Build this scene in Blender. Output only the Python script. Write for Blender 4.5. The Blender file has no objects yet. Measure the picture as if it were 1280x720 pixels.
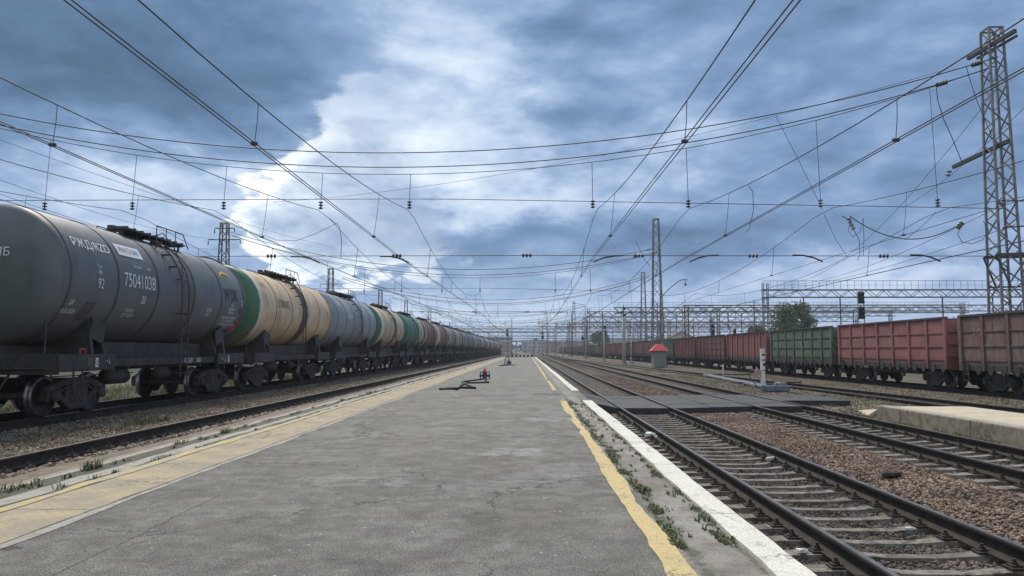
import bpy, bmesh, math, random
import numpy as np
from mathutils import Vector, Matrix
random.seed(7)
S = bpy.context.scene
C = S.collection
PI = math.pi
R = math.radians
EYE = 1.58                      # eye height above the platform surface (z = 0)
F_PX, PITCH, YAW = 940.0, R(4.74), R(1.16)

# ------------------------------------------------------------------ camera
cd = bpy.data.cameras.new('camera'); cam = bpy.data.objects.new('camera', cd); C.objects.link(cam)
cam.location = (0, 0, EYE); cam.rotation_euler = (R(90) + PITCH, 0, YAW)
cd.sensor_width = 36; cd.lens = F_PX / 1280 * 36; cd.clip_start = .1; cd.clip_end = 9000
S.camera = cam

# ------------------------------------------------------------------ light
SUN_EL, SUN_AZ = R(54), R(-20)           # azimuth from +Y towards +X
S.view_settings.view_transform = 'Standard'; S.view_settings.look = 'None'
S.view_settings.exposure = 0.52; S.view_settings.gamma = 1; S.view_settings.use_curve_mapping = False
sl = bpy.data.lights.new('sun', 'SUN'); sl.energy = 2.7; sl.angle = R(11); sl.color = (1, .92, .79)
so = bpy.data.objects.new('sun', sl); C.objects.link(so)
sd = Vector((math.sin(SUN_AZ) * math.cos(SUN_EL), math.cos(SUN_AZ) * math.cos(SUN_EL), math.sin(SUN_EL)))
so.rotation_euler = sd.to_track_quat('Z', 'Y').to_euler(); so.location = (0, 0, 60)

class G:
    """tiny node graph writer"""
    def __init__(s, nt): s.nt = nt
    def n(s, t, **k):
        nd = s.nt.nodes.new(t)
        for a, b in k.items(): setattr(nd, a, b)
        return nd
    def l(s, a, b): s.nt.links.new(a, b)
    def put(s, sock, v):
        if isinstance(v, bpy.types.NodeSocket): s.l(v, sock)
        elif v is not None: sock.default_value = v
    def m(s, op, a, b=None, c=None, clamp=False):
        nd = s.n('ShaderNodeMath', operation=op, use_clamp=clamp)
        s.put(nd.inputs[0], a); s.put(nd.inputs[1], b)
        if c is not None: s.put(nd.inputs[2], c)
        return nd.outputs[0]
    def vm(s, op, a, b=None, scale=None):
        nd = s.n('ShaderNodeVectorMath', operation=op)
        s.put(nd.inputs[0], a)
        if b is not None: s.put(nd.inputs[1], b)
        if scale is not None: s.put(nd.inputs[3], scale)
        return nd.outputs[0]
    def noise(s, vec, scale, detail=4, rough=.5, dist=0, w=None, out=0):
        nd = s.n('ShaderNodeTexNoise', noise_dimensions='4D' if w is not None else '3D')
        s.l(vec, nd.inputs['Vector']); nd.inputs['Scale'].default_value = scale
        nd.inputs['Detail'].default_value = detail; nd.inputs['Roughness'].default_value = rough
        nd.inputs['Distortion'].default_value = dist
        if w is not None: s.put(nd.inputs['W'], w)
        return nd.outputs[out]
    def ss(s, v, lo, hi, a=0., b=1.):
        nd = s.n('ShaderNodeMapRange', interpolation_type='SMOOTHSTEP')
        s.put(nd.inputs[0], v); nd.inputs[1].default_value = lo; nd.inputs[2].default_value = hi
        nd.inputs[3].default_value = a; nd.inputs[4].default_value = b
        return nd.outputs[0]
    def mix(s, f, a, b, blend='MIX'):
        nd = s.n('ShaderNodeMix', data_type='RGBA', blend_type=blend)
        s.put(nd.inputs[0], f)
        for i, v in ((6, a), (7, b)):
            if isinstance(v, (tuple, list)): v = (*v[:3], 1)
            s.put(nd.inputs[i], v)
        return nd.outputs[2]
    def comb(s, x, y, z):
        nd = s.n('ShaderNodeCombineXYZ')
        for i, v in enumerate((x, y, z)): s.put(nd.inputs[i], v)
        return nd.outputs[0]
    def sep(s, v):
        nd = s.n('ShaderNodeSeparateXYZ'); s.l(v, nd.inputs[0]); return nd.outputs

def srgb(r, g, b):
    f = lambda c: (c / 255 / 12.92) if c <= 10 else ((c / 255 + .055) / 1.055) ** 2.4
    return (f(r), f(g), f(b))

# ------------------------------------------------------------------ sky (world)
W = bpy.data.worlds.new('World'); S.world = W; W.use_nodes = True
W.cycles.sampling_method = 'MANUAL'; W.cycles.sample_map_resolution = 512
nt = W.node_tree; nt.nodes.clear(); g = G(nt)
SKY_STRENGTH = .1
tc = g.n('ShaderNodeTexCoord'); d = tc.outputs['Generated']
sky = g.n('ShaderNodeTexSky', sky_type='NISHITA', sun_disc=False)
sky.sun_elevation = SUN_EL; sky.sun_rotation = SUN_AZ; sky.air_density = 1.1; sky.dust_density = 1.5
dx, dy, dz = g.sep(d)
zc = g.m('MAXIMUM', dz, 0.0)
az = g.m('MULTIPLY', g.m('ARCTAN2', dx, dy), 57.2958)
el = g.m('MULTIPLY', g.m('ARCSINE', g.m('MINIMUM', dz, .9999)), 57.2958)
inv = g.m('DIVIDE', 1., g.m('ADD', zc, .40))
pl = g.comb(g.m('MULTIPLY', dx, inv), g.m('MULTIPLY', dy, inv), g.m('MULTIPLY', zc, 2.2))
spl = sd / (sd.z + .40)
tos = g.n('ShaderNodeVectorMath', operation='NORMALIZE'); g.l(g.vm('SUBTRACT', (spl.x, spl.y, sd.z * 2.2), pl), tos.inputs[0]); tos = tos.outputs[0]
def relief(scale, detail, rough, dist, w, eps):
    n0 = g.noise(pl, scale, detail, rough, dist, w=w)
    nB = g.noise(g.vm('ADD', pl, g.vm('SCALE', tos, scale=eps)), scale, detail, rough, dist, w=w)
    return n0, g.m('SUBTRACT', n0, nB)
n1, r1 = relief(2.0, 4, .48, .3, 2.2, .10)
n2, r2_ = relief(5.5, 9, .58, .3, 3.1, .05)
n3 = g.noise(pl, 2.4, 6, .55, .1, w=9.7)
wv = g.vm('SUBTRACT', g.noise(pl, 2.6, 7, .6, 0, w=5.5, out=1), (.5, .5, .5))
wx, wy, wz = g.sep(wv)
az2 = g.m('ADD', az, g.m('MULTIPLY', wx, 22.)); el2 = g.m('ADD', el, g.m('MULTIPLY', wy, 13.))
def ang(px, py): return (math.degrees(math.atan((px - 659) / 940)), math.degrees(math.atan((438 - py) / math.hypot(940, px - 659))))
def blob(px, py, rx, ry, rot=0.):
    a0, e0 = ang(px, py); ra, re = rx / 16.4, ry / 16.4
    u = g.m('SUBTRACT', az2, a0); v = g.m('SUBTRACT', el2, e0); c, s_ = math.cos(R(rot)), math.sin(R(rot))
    u2 = g.m('DIVIDE', g.m('ADD', g.m('MULTIPLY', u, c), g.m('MULTIPLY', v, s_)), ra)
    v2 = g.m('DIVIDE', g.m('SUBTRACT', g.m('MULTIPLY', v, c), g.m('MULTIPLY', u, s_)), re)
    q = g.m('ADD', g.m('MULTIPLY', u2, u2), g.m('MULTIPLY', v2, v2))
    return g.m('EXPONENT', g.m('MULTIPLY', q, -1.))
def total(lst):
    t = None
    for amp, *a in lst:
        b = g.m('MULTIPLY', blob(*a), amp); t = b if t is None else g.m('ADD', t, b)
    return t
# brightness field of the overcast layer
def puff(off):
    v = g.n('ShaderNodeTexVoronoi', feature='SMOOTH_F1'); v.inputs['Scale'].default_value = 9.; v.inputs['Smoothness'].default_value = .35
    v.inputs['Detail'].default_value = 2.6; v.inputs['Roughness'].default_value = .52; v.inputs['Lacunarity'].default_value = 2.2; v.normalize = True
    pp = g.vm('ADD', pl, g.vm('SCALE', wv, scale=.10)); g.l(g.vm('ADD', pp, g.vm('SCALE', tos, scale=off)) if off else pp, v.inputs['Vector']); return v.outputs['Distance']
p0 = puff(0); cr1 = g.m('SUBTRACT', .36, p0)
fld = total([(-.34, 190, 50, 330, 90, 6), (-.22, -150, 130, 260, 110), (-.20, 745, 40, 75, 45, 10), (-.18, 735, 165, 70, 30, 10), (-.24, 690, 300, 330, 32, -2), (-.16, 1090, 270, 230, 70, 6), (-.14, 900, 60, 90, 70, 30),
             (.30, 590, 80, 120, 130, 20), (.16, 560, 220, 190, 60, 0), (.22, 470, 150, 70, 60, 30), (.40, 165, 205, 180, 48, -4), (.14, 880, 120, 40, 80, -30), (.26, 1150, 352, 170, 20), (.22, 60, 270, 260, 50), (.20, 500, 400, 420, 40), (.10, 900, 400, 420, 30), (.22, 690, 250, 200, 22, -6),
             (-.14, 330, 345, 200, 40), (.16, 655, 385, 420, 30), (.12, 1500, 60, 260, 200), (-.12, 960, 170, 120, 50, 15), (.14, 560, 345, 150, 16, 14), (-.10, 1200, 130, 120, 60)])
base = g.m('ADD', g.m('ADD', .43, fld), g.m('ADD', g.m('MULTIPLY', g.m('SUBTRACT', n1, .5), .66), g.m('MULTIPLY', g.m('SUBTRACT', n2, .5), .36)))
base = g.m('ADD', base, g.m('MULTIPLY', cr1, g.ss(base, .35, .75, .16, .5)))
base = g.m('ADD', base, g.m('ADD', g.m('MULTIPLY', r1, .55), g.m('MULTIPLY', r2_, .45)))
base = g.m('ADD', g.m('MULTIPLY', g.m('SUBTRACT', base, .56), g.ss(el, 0., 15., .42, .88)), .56)
base = g.m('SUBTRACT', base, g.ss(el, 13., 30., 0., .06))
ramp = g.n('ShaderNodeValToRGB'); g.l(base, ramp.inputs[0]); cr = ramp.color_ramp
stops = [(0., (68, 92, 118)), (.2, (84, 109, 139)), (.38, (106, 132, 165)), (.52, (130, 153, 184)), (.66, (162, 180, 204)), (.84, (196, 208, 221)), (1., (224, 230, 234))]
cr.elements[0].position = 0; cr.elements[0].color = (*srgb(*stops[0][1]), 1)
cr.elements[1].position = 1; cr.elements[1].color = (*srgb(*stops[-1][1]), 1)
for p, c in stops[1:-1]:
    e = cr.elements.new(p); e.color = (*srgb(*c), 1)
# clear blue gaps showing the sky itself low on the left
gap = g.m('MULTIPLY', g.ss(total([(1., 60, 255, 260, 30, -4), (.9, 250, 325, 260, 26), (.7, 330, 190, 30, 40), (.6, 640, 372, 330, 30)]), .25, .9), g.ss(n3, .40, .6))
blue = g.mix(.8, sky.outputs[0], tuple(c * 10 for c in srgb(140, 172, 202)))
cl = g.vm('SCALE', ramp.outputs[0], scale=10.)
col = g.mix(g.m('MULTIPLY', gap, .8), cl, blue)
# sunlit cumulus tower: crisp bright edge on its left, dissolving to the right
cm = total([(1., 540, 110, 95, 70, 30), (1.1, 450, 195, 75, 62, 25), (1.15, 378, 255, 56, 52, 0), (.7, 610, 40, 70, 70), (1.0, 400, 298, 110, 34), (.9, 500, 260, 100, 50, 10)])
cmk = g.m('ADD', cm, g.m('MULTIPLY', g.m('SUBTRACT', .36, p0), 1.25))
mask = g.ss(cmk, .36, .60)
mask = g.m('MULTIPLY', mask, g.ss(g.m('ADD', el2, g.m('MULTIPLY', g.m('SUBTRACT', n2, .5), 16.)), 13.5, 21.5, 1., .25))
a0 = ang(380, 200)[0]; a1 = ang(610, 200)[0]
mask = g.m('MULTIPLY', mask, g.ss(g.m('ADD', az2, g.m('MULTIPLY', g.m('SUBTRACT', n2, .5), 22.)), a0, a1, 1., .0))
rimv = g.m('SUBTRACT', 1., g.ss(cmk, .42, 1.5))
cb = g.m('ADD', g.m('ADD', g.m('MULTIPLY', rimv, .55), .30), g.m('ADD', g.m('MULTIPLY', cr1, .75), g.m('MULTIPLY', g.m('SUBTRACT', n2, .5), 1.7)))
r2 = g.n('ShaderNodeValToRGB'); g.l(cb, r2.inputs[0]); c2 = r2.color_ramp
c2.elements[0].position = .05; c2.elements[0].color = (*srgb(128, 148, 178), 1)
c2.elements[1].position = .92; c2.elements[1].color = (*srgb(236, 239, 240), 1)
e = c2.elements.new(.45); e.color = (*srgb(176, 190, 208), 1)
e = c2.elements.new(.7); e.color = (*srgb(206, 216, 226), 1)
col = g.mix(g.m('MULTIPLY', mask, .9), col, g.vm('SCALE', r2.outputs[0], scale=10.))
# unseen half of the sky behind the viewer, brightened to light faces turned this way
col = g.mix(g.ss(dy, -.5, .15, .6, 0.), col, tuple(c * 10 for c in srgb(205, 208, 210)))
col = g.mix(g.ss(az, 0., 14.), col, g.mix(1., col, (1.01, .995, 1.01), 'MULTIPLY'))
# below the horizon: plain ground-ish tone
col = g.mix(g.ss(el, -1.5, -.2), tuple(c * 10 for c in srgb(120, 130, 140)), col)
bg = g.n('ShaderNodeBackground'); g.l(col, bg.inputs[0]); bg.inputs[1].default_value = SKY_STRENGTH
g.l(bg.outputs[0], g.n('ShaderNodeOutputWorld').inputs[0])

# ------------------------------------------------------------------ helpers
def P(px, py, Y):
    """world point at depth Y that the photo shows at px, py (1280 x 720)"""
    ax, ay = px - 640, 360 - py
    yc = F_PX * math.cos(PITCH) - ay * math.sin(PITCH); zz = F_PX * math.sin(PITCH) + ay * math.cos(PITCH)
    X = ax * math.cos(YAW) - yc * math.sin(YAW); Yw = ax * math.sin(YAW) + yc * math.cos(YAW)
    return Vector((X / Yw * Y, Y, EYE + zz / Yw * Y))

class MB:
    def __init__(s): s.v = []; s.f = []; s.mi = []; s.sm = []; s.cur = 0
    def add(s, vs, fs, smooth=False):
        b = len(s.v); s.v += [tuple(v) for v in vs]; s.f += [[b + i for i in f] for f in fs]
        s.mi += [s.cur] * len(fs); s.sm += [smooth] * len(fs); return s
    def box(s, x0, x1, y0, y1, z0, z1):
        return s.add([(x0, y0, z0), (x1, y0, z0), (x1, y1, z0), (x0, y1, z0), (x0, y0, z1), (x1, y0, z1), (x1, y1, z1), (x0, y1, z1)],
                     [(0, 3, 2, 1), (4, 5, 6, 7), (0, 1, 5, 4), (1, 2, 6, 5), (2, 3, 7, 6), (3, 0, 4, 7)])
    def bar(s, p, q, w, h=None, up=(0, 0, 1)):
        h = h or w; p, q = Vector(p), Vector(q); d_ = (q - p)
        if d_.length < 1e-6: return s
        d_.normalize(); u = Vector(up)
        if abs(d_.dot(u)) > .98: u = Vector((1, 0, 0))
        a = d_.cross(u).normalized(); b = a.cross(d_).normalized()
        vs = [c + a * sx * w / 2 + b * sz * h / 2 for c in (p, q) for sx, sz in ((-1, -1), (1, -1), (1, 1), (-1, 1))]
        return s.add(vs, [(3, 2, 1, 0), (4, 5, 6, 7), (0, 1, 5, 4), (1, 2, 6, 5), (2, 3, 7, 6), (3, 0, 4, 7)])
    def tube(s, pts, r, n=6, cap=True):
        pts = [Vector(p) for p in pts]; N = len(pts); vs = []
        rr = r if isinstance(r, (list, tuple)) else [r] * N
        t0 = (pts[1] - pts[0]).normalized(); a = t0.cross(Vector((0, 0, 1)))
        if a.length < .05: a = t0.cross(Vector((1, 0, 0)))
        a.normalize()
        for i, p in enumerate(pts):
            t = (pts[min(i + 1, N - 1)] - pts[max(i - 1, 0)])
            t = t.normalized() if t.length > 1e-9 else t0
            a = (a - t * a.dot(t)); a = a.normalized() if a.length > 1e-6 else t.cross(Vector((0, 1, 0))).normalized()
            b = t.cross(a)
            vs += [p + (a * math.cos(2 * PI * k / n) + b * math.sin(2 * PI * k / n)) * rr[i] for k in range(n)]
        fs = [(i * n + k, i * n + (k + 1) % n, (i + 1) * n + (k + 1) % n, (i + 1) * n + k) for i in range(N - 1) for k in range(n)]
        s.add(vs, fs, n > 4)
        if cap: s.add([v for v in vs[:n]] + [v for v in vs[-n:]], [tuple(range(n))[::-1], tuple(range(n, 2 * n))])
        return s
    def lathe(s, prof, c=(0, 0, 0), axis='z', n=24, smooth=True):
        """prof: (radius, height) list revolved about an axis"""
        vs = []; m = len(prof)
        for k in range(n):
            a = 2 * PI * k / n
            for r, h in prof:
                u, v = r * math.cos(a), r * math.sin(a)
                p = {'z': (u, v, h), 'x': (h, u, v), 'y': (v, h, u)}[axis]
                vs.append((c[0] + p[0], c[1] + p[1], c[2] + p[2]))
        fs = [(k * m + i, ((k + 1) % n) * m + i, ((k + 1) % n) * m + i + 1, k * m + i + 1) for k in range(n) for i in range(m - 1)]
        return s.add(vs, fs, smooth)
    def prism(s, poly, axis, a, b):
        """poly 2D list; axis 'x': (y,z) outline extruded from x=a to b; 'y': (x,z); 'z': (x,y)"""
        mk = {'x': lambda u, v, w: (w, u, v), 'y': lambda u, v, w: (u, w, v), 'z': lambda u, v, w: (u, v, w)}[axis]
        n = len(poly); vs = [mk(u, v, a) for u, v in poly] + [mk(u, v, b) for u, v in poly]
        return s.add(vs, [tuple(range(n))[::-1], tuple(range(n, 2 * n))] + [(i, (i + 1) % n, n + (i + 1) % n, n + i) for i in range(n)])
    def build(s, name, mats, parent=None, loc=None, bevel=0):
        me = bpy.data.meshes.new(name); me.from_pydata(s.v, [], s.f)
        if not isinstance(mats, (list, tuple)): mats = [mats]
        for m_ in mats: me.materials.append(m_)
        me.polygons.foreach_set('material_index', s.mi); me.polygons.foreach_set('use_smooth', s.sm)
        bm = bmesh.new(); bm.from_mesh(me); bmesh.ops.recalc_face_normals(bm, faces=bm.faces)
        if bevel: bmesh.ops.bevel(bm, geom=[e for e in bm.edges if e.is_manifold and e.calc_face_angle(0) > .6], offset=bevel, segments=1, affect='EDGES', clamp_overlap=True)
        bm.to_mesh(me); bm.free(); me.update()
        o = bpy.data.objects.new(name, me); C.objects.link(o)
        if parent is not None: o.parent = parent
        if loc is not None: o.location = loc
        return o

def tag(o, label=None, cat=None, group=None, kind=None):
    if label: o['label'] = label
    if cat: o['category'] = cat
    if group: o['group'] = group
    if kind: o['kind'] = kind
    return o
def empty(name, loc=(0, 0, 0), rz=0):
    o = bpy.data.objects.new(name, None); C.objects.link(o); o.location = loc; o.rotation_euler = (0, 0, rz); o.empty_display_size = .3
    return o
def struct(o): o['kind'] = 'structure'; return o
KIDS = {}
def kids(o): return [c for c in bpy.data.objects if c.parent == o]
def copy_tree(src, tree=None, parent=None):
    c = src.copy(); C.objects.link(c)
    for k in ('label', 'group'):
        if k in c and parent is None: del c[k]
    if parent is not None: c.parent = parent
    for ch in src.children: copy_tree(ch, None, c)
    return c
def setmat(o, m_, slot=0):
    o.material_slots[slot].link = 'OBJECT'; o.material_slots[slot].material = m_
ORD = ['first', 'second', 'third', 'fourth', 'fifth', 'sixth', 'seventh', 'eighth', 'ninth', 'tenth', 'eleventh', 'twelfth', 'thirteenth', 'fourteenth', 'fifteenth',
       'sixteenth', 'seventeenth', 'eighteenth', 'nineteenth']
TENS = {20: 'twenti', 30: 'thirti', 40: 'forti', 50: 'fifti'}
def ordinal(n):
    if n < 20: return ORD[n - 1]
    t = n // 10 * 10
    return TENS[t] + 'eth' if n % 10 == 0 else TENS[t][:-1] + 'y ' + ORD[n % 10 - 1]

# ------------------------------------------------------------------ materials
def M(name, c1, c2=None, sc=3., lo=.4, hi=.65, det=6, c3=None, sc3=20., lo3=.5, hi3=.7, rough=.8, metal=0., bump=0., bsc=60., stretch=None, spec=None, rvar=0., island=0., world=False, strk=None, dust=None):
    m_ = bpy.data.materials.new(name); m_.use_nodes = True; nt = m_.node_tree; nt.nodes.clear(); g = G(nt)
    out = g.n('ShaderNodeOutputMaterial'); b = g.n('ShaderNodeBsdfPrincipled'); g.l(b.outputs[0], out.inputs[0])
    if world: co = g.n('ShaderNodeNewGeometry').outputs['Position']
    else: co = g.n('ShaderNodeTexCoord').outputs['Object']
    rnd = g.m('MULTIPLY', g.n('ShaderNodeObjectInfo').outputs['Random'], 40.) if not world else 0.
    v = g.vm('MULTIPLY', co, stretch) if stretch else co
    colr = None
    if c2 is not None:
        colr = g.mix(g.ss(g.noise(v, sc, det, .6, .2, w=rnd), lo, hi), c1, c2)
    else: colr = g.mix(0., c1, c1)
    if c3 is not None:
        colr = g.mix(g.ss(g.noise(v, sc3, 5, .6, .1, w=rnd), lo3, hi3), colr, c3)
    if strk:      # rain streaks running down: colour, amount
        vs = g.vm('MULTIPLY', co, (5., 5., .35)); nn = g.ss(g.noise(vs, 2., 5, .6, 0, w=rnd), .5, .72)
        colr = g.mix(g.m('MULTIPLY', nn, strk[1]), colr, strk[0])
    if dust:      # road dust lying on upward faces
        nz = g.sep(g.n('ShaderNodeNewGeometry').outputs['Normal'])[2]
        colr = g.mix(g.m('MULTIPLY', g.ss(nz, .5, .95), dust[1]), colr, dust[0])
    if island:
        rp = g.n('ShaderNodeNewGeometry').outputs['Random Per Island']
        colr = g.mix(1., colr, g.comb(*[g.ss(rp, 0, 1, 1 - island, 1 + island)] * 3), 'MULTIPLY')
    g.l(colr, b.inputs['Base Color'])
    if rvar: g.l(g.m('ADD', rough - rvar / 2, g.m('MULTIPLY', g.noise(v, sc * 2, 4, w=rnd), rvar)), b.inputs['Roughness'])
    else: b.inputs['Roughness'].default_value = rough
    b.inputs['Metallic'].default_value = metal
    if spec is not None: b.inputs['Specular IOR Level'].default_value = spec
    if bump:
        bp = g.n('ShaderNodeBump'); bp.inputs['Strength'].default_value = bump; bp.inputs['Distance'].default_value = .02
        g.l(g.noise(co, bsc, 4, .6), bp.inputs['Height']); g.l(bp.outputs[0], b.inputs['Normal'])
    return m_

m_rail_side = M('rail_side', (.03, .027, .025), (.055, .042, .034), 8, rough=.85, metal=0., spec=.25, bump=.2, bsc=30)
m_rail_top = M('rail_top', (.20, .19, .185), (.12, .11, .105), 4, rough=.42, metal=.7)
m_rail_rust = M('rail_rust', (.23, .185, .15), (.34, .30, .26), 3, rough=.7, metal=.1, bump=.2)
m_sleeper = M('sleeper_concrete', (.235, .21, .185), (.12, .10, .085), 3.5, lo=.38, hi=.66, c3=(.07, .058, .047), sc3=9, lo3=.48, hi3=.62, rough=.9, bump=.5, bsc=40)
m_sleeper_old = M('sleeper_brown', (.19, .15, .12), (.10, .08, .065), 6, rough=.9, bump=.5, bsc=40)
m_fast = M('fastener_iron', (.045, .038, .034), (.075, .055, .042), 12, rough=.75, metal=.3)
m_black = M('grimy_black', (.026, .028, .031), (.052, .049, .047), 3, rough=.6, bump=.15, bsc=20, strk=((.06, .055, .05), .35), dust=((.05, .048, .045), .5))
m_under = M('underframe_black', (.03, .031, .034), (.065, .057, .05), 4, rough=.7, bump=.2, bsc=25, dust=((.10, .09, .08), .6))
m_wheel = M('wheel_steel', (.03, .029, .03), (.05, .042, .038), 5, rough=.55, metal=.4)
m_tread = M('wheel_rim', (.22, .22, .23), (.12, .11, .11), 6, rough=.35, metal=.85)
m_galv = M('galvanised_lattice', (.20, .205, .21), (.12, .12, .12), 2.5, rough=.7, metal=.1, c3=(.16, .11, .08), sc3=9, lo3=.58, hi3=.75)
m_dkmetal = M('dark_painted_steel', (.05, .052, .055), (.09, .08, .075), 4, rough=.6, metal=.3)
m_wire = M('wire_copper_dark', (.035, .036, .038), rough=.6, metal=.3)
m_insul = M('insulator_glaze', (.06, .04, .035), rough=.3)
m_insul_green = M('insulator_glass', (.16, .20, .17), rough=.25)
m_concpole = M('pole_concrete', (.42, .41, .39), (.30, .29, .27), 3, rough=.9, bump=.2, strk=((.2, .19, .17), .4))
m_white = M('white_paint', (.72, .72, .70), (.50, .49, .46), 5, rough=.6)
m_letter = M('lettering_white', (.78, .80, .80), (.45, .47, .48), 9, lo=.45, hi=.75, rough=.7)
m_letter_dk = M('lettering_dark', (.05, .06, .07), rough=.6)
# ------------------------------------------------------------------ ground
# cross-section of the yard (x, z); tracks: D, C | platform | A, B, F, E
AX = dict(D=-11.9, C=-6.85, A=3.72, B=7.9, F=15.1, E=22.15)
RZ = dict(D=.06, C=.01, A=-.2, B=-.14, F=-.27, E=-.35)
PROF = [(-3000, -.5), (-400, -.45), (-80, -.35), (-40, -.3), (-24, -.26), (-19, -.22), (-15.2, -.24), (-13.9, -.14), (-13.3, -.125), (-11.9, -.115), (-10.5, -.125), (-9.9, -.14), (-8.7, -.20), (-8.1, -.225), (-7.6, -.235),
        (-6.95, -.19), (-6.6, -.10), (-6.2, -.055), (-5.6, -.30), (-4, -.9), (0, -.9), (1.3, -.9), (1.75, -.5), (2.1, -.445), (2.6, -.45), (3.72, -.465), (4.9, -.45), (5.15, -.40), (5.9, -.39), (6.4, -.375),
        (6.5, -.40), (6.8, -.405), (7.9, -.42), (9.1, -.405), (9.7, -.36), (10.6, -.36), (12.4, -.34), (13.7, -.40), (14.0, -.45), (16.2, -.45), (17.4, -.46), (19.0, -.46), (20.6, -.52), (22.1, -.53), (23.7, -.53), (25, -.5), (40, -.5), (90, -.5), (400, -.5), (3000, -.6)]
def gz(x):
    for (a, za), (b, zb) in zip(PROF, PROF[1:]):
        if a <= x <= b: return za + (zb - za) * (x - a) / (b - a)
    return -.5
xs = sorted(set([p[0] for p in PROF] + list(np.arange(-15, -6, .3)) + list(np.arange(2, 24, .3))))
ys = [-60, -20, 0, 3] + list(np.arange(5, 40, .5)) + list(np.arange(40, 120, 4)) + list(range(120, 500, 40)) + [600, 900, 1500, 3000, 6000]
rn = np.random.RandomState(3)
mb = MB(); nx = len(xs)
vs = [(x, y, gz(x) + ((rn.rand() - .5) * .035 if (2 < y < 80 and abs(x) < 24 and not -6.3 < x < 2) else 0)) for y in ys for x in xs]
mb.add(vs, [(j * nx + i, j * nx + i + 1, (j + 1) * nx + i + 1, (j + 1) * nx + i) for j in range(len(ys) - 1) for i in range(nx - 1)], True)

def ground_mat():
    m_ = bpy.data.materials.new('ballast_ground'); m_.use_nodes = True; nt = m_.node_tree; nt.nodes.clear(); g = G(nt)
    out = g.n('ShaderNodeOutputMaterial'); b = g.n('ShaderNodeBsdfPrincipled'); g.l(b.outputs[0], out.inputs[0])
    co = g.n('ShaderNodeNewGeometry').outputs['Position']; x, y, z = g.sep(co)
    vo = g.n('ShaderNodeTexVoronoi', feature='F1'); g.l(co, vo.inputs['Vector']); vo.inputs['Scale'].default_value = 17
    cell = g.sep(vo.outputs['Color'])[0]
    ve = g.n('ShaderNodeTexVoronoi', feature='DISTANCE_TO_EDGE'); g.l(co, ve.inputs['Vector']); ve.inputs['Scale'].default_value = 17
    warm = g.mix(cell, (.085, .055, .038), (.24, .165, .115)); grey = g.mix(cell, (.085, .066, .048), (.23, .19, .145))
    # rusty brown between the right tracks, greyer further and on the left
    right = g.m('MULTIPLY', g.ss(x, 4.6, 5.6), g.m('SUBTRACT', 1., g.ss(x, 8.4, 9.6)))
    nz = g.noise(co, .35, 5, .6)
    c_ = g.mix(g.m('MULTIPLY', right, g.ss(nz, .3, .6, .55, 1.)), grey, warm)
    dirt = g.mix(g.noise(co, 3.5, 6, .7), (.085, .075, .06), (.22, .2, .165))
    far = g.m('MULTIPLY', g.ss(y, 24., 55.), .6)
    c_ = g.mix(g.m('MAXIMUM', far, g.m('MULTIPLY', g.ss(g.noise(co, .8, 6, .65), .46, .66), .75)), c_, dirt)
    # oily dark strips inside the tracks
    for ax, am in ((3.72, .45), (7.9, .55), (-11.9, .8), (15.1, .45), (22.15, .75)):
        w_ = g.m('SUBTRACT', 1., g.ss(g.m('ABSOLUTE', g.m('SUBTRACT', x, ax)), .35, 1.2))
        c_ = g.mix(g.m('MULTIPLY', w_, am), c_, (.05, .046, .043))
    # green patches in the left ballast, straw-coloured ones beyond the right tracks
    pat = g.ss(g.noise(co, .55, 6, .7, .3), .55, .66)
    lf = g.m('MULTIPLY', g.ss(x, -10.6, -8.4, 1., 0.), pat)
    c_ = g.mix(g.m('MULTIPLY', lf, .6), c_, (.055, .075, .03))
    rf = g.m('MULTIPLY', g.m('MULTIPLY', g.ss(x, 9.6, 10.6), g.ss(g.noise(co, .9, 7, .7, .4), .42, .6)), .7)
    c_ = g.mix(rf, c_, (.19, .175, .115))
    c_ = g.mix(g.m('MULTIPLY', g.ss(g.m('ABSOLUTE', x), 27., 40.), .9), c_, (.07, .08, .04))
    g.l(c_, b.inputs['Base Color']); b.inputs['Roughness'].default_value = .95; b.inputs['Specular IOR Level'].default_value = .2
    bp = g.n('ShaderNodeBump'); bp.inputs['Strength'].default_value = .9; bp.inputs['Distance'].default_value = .03
    g.l(g.m('ADD', g.ss(ve.outputs[0], 0, .25), g.noise(co, 30, 3)), bp.inputs['Height']); g.l(bp.outputs[0], b.inputs['Normal'])
    return m_
struct(mb.build('ground', ground_mat()))

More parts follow.
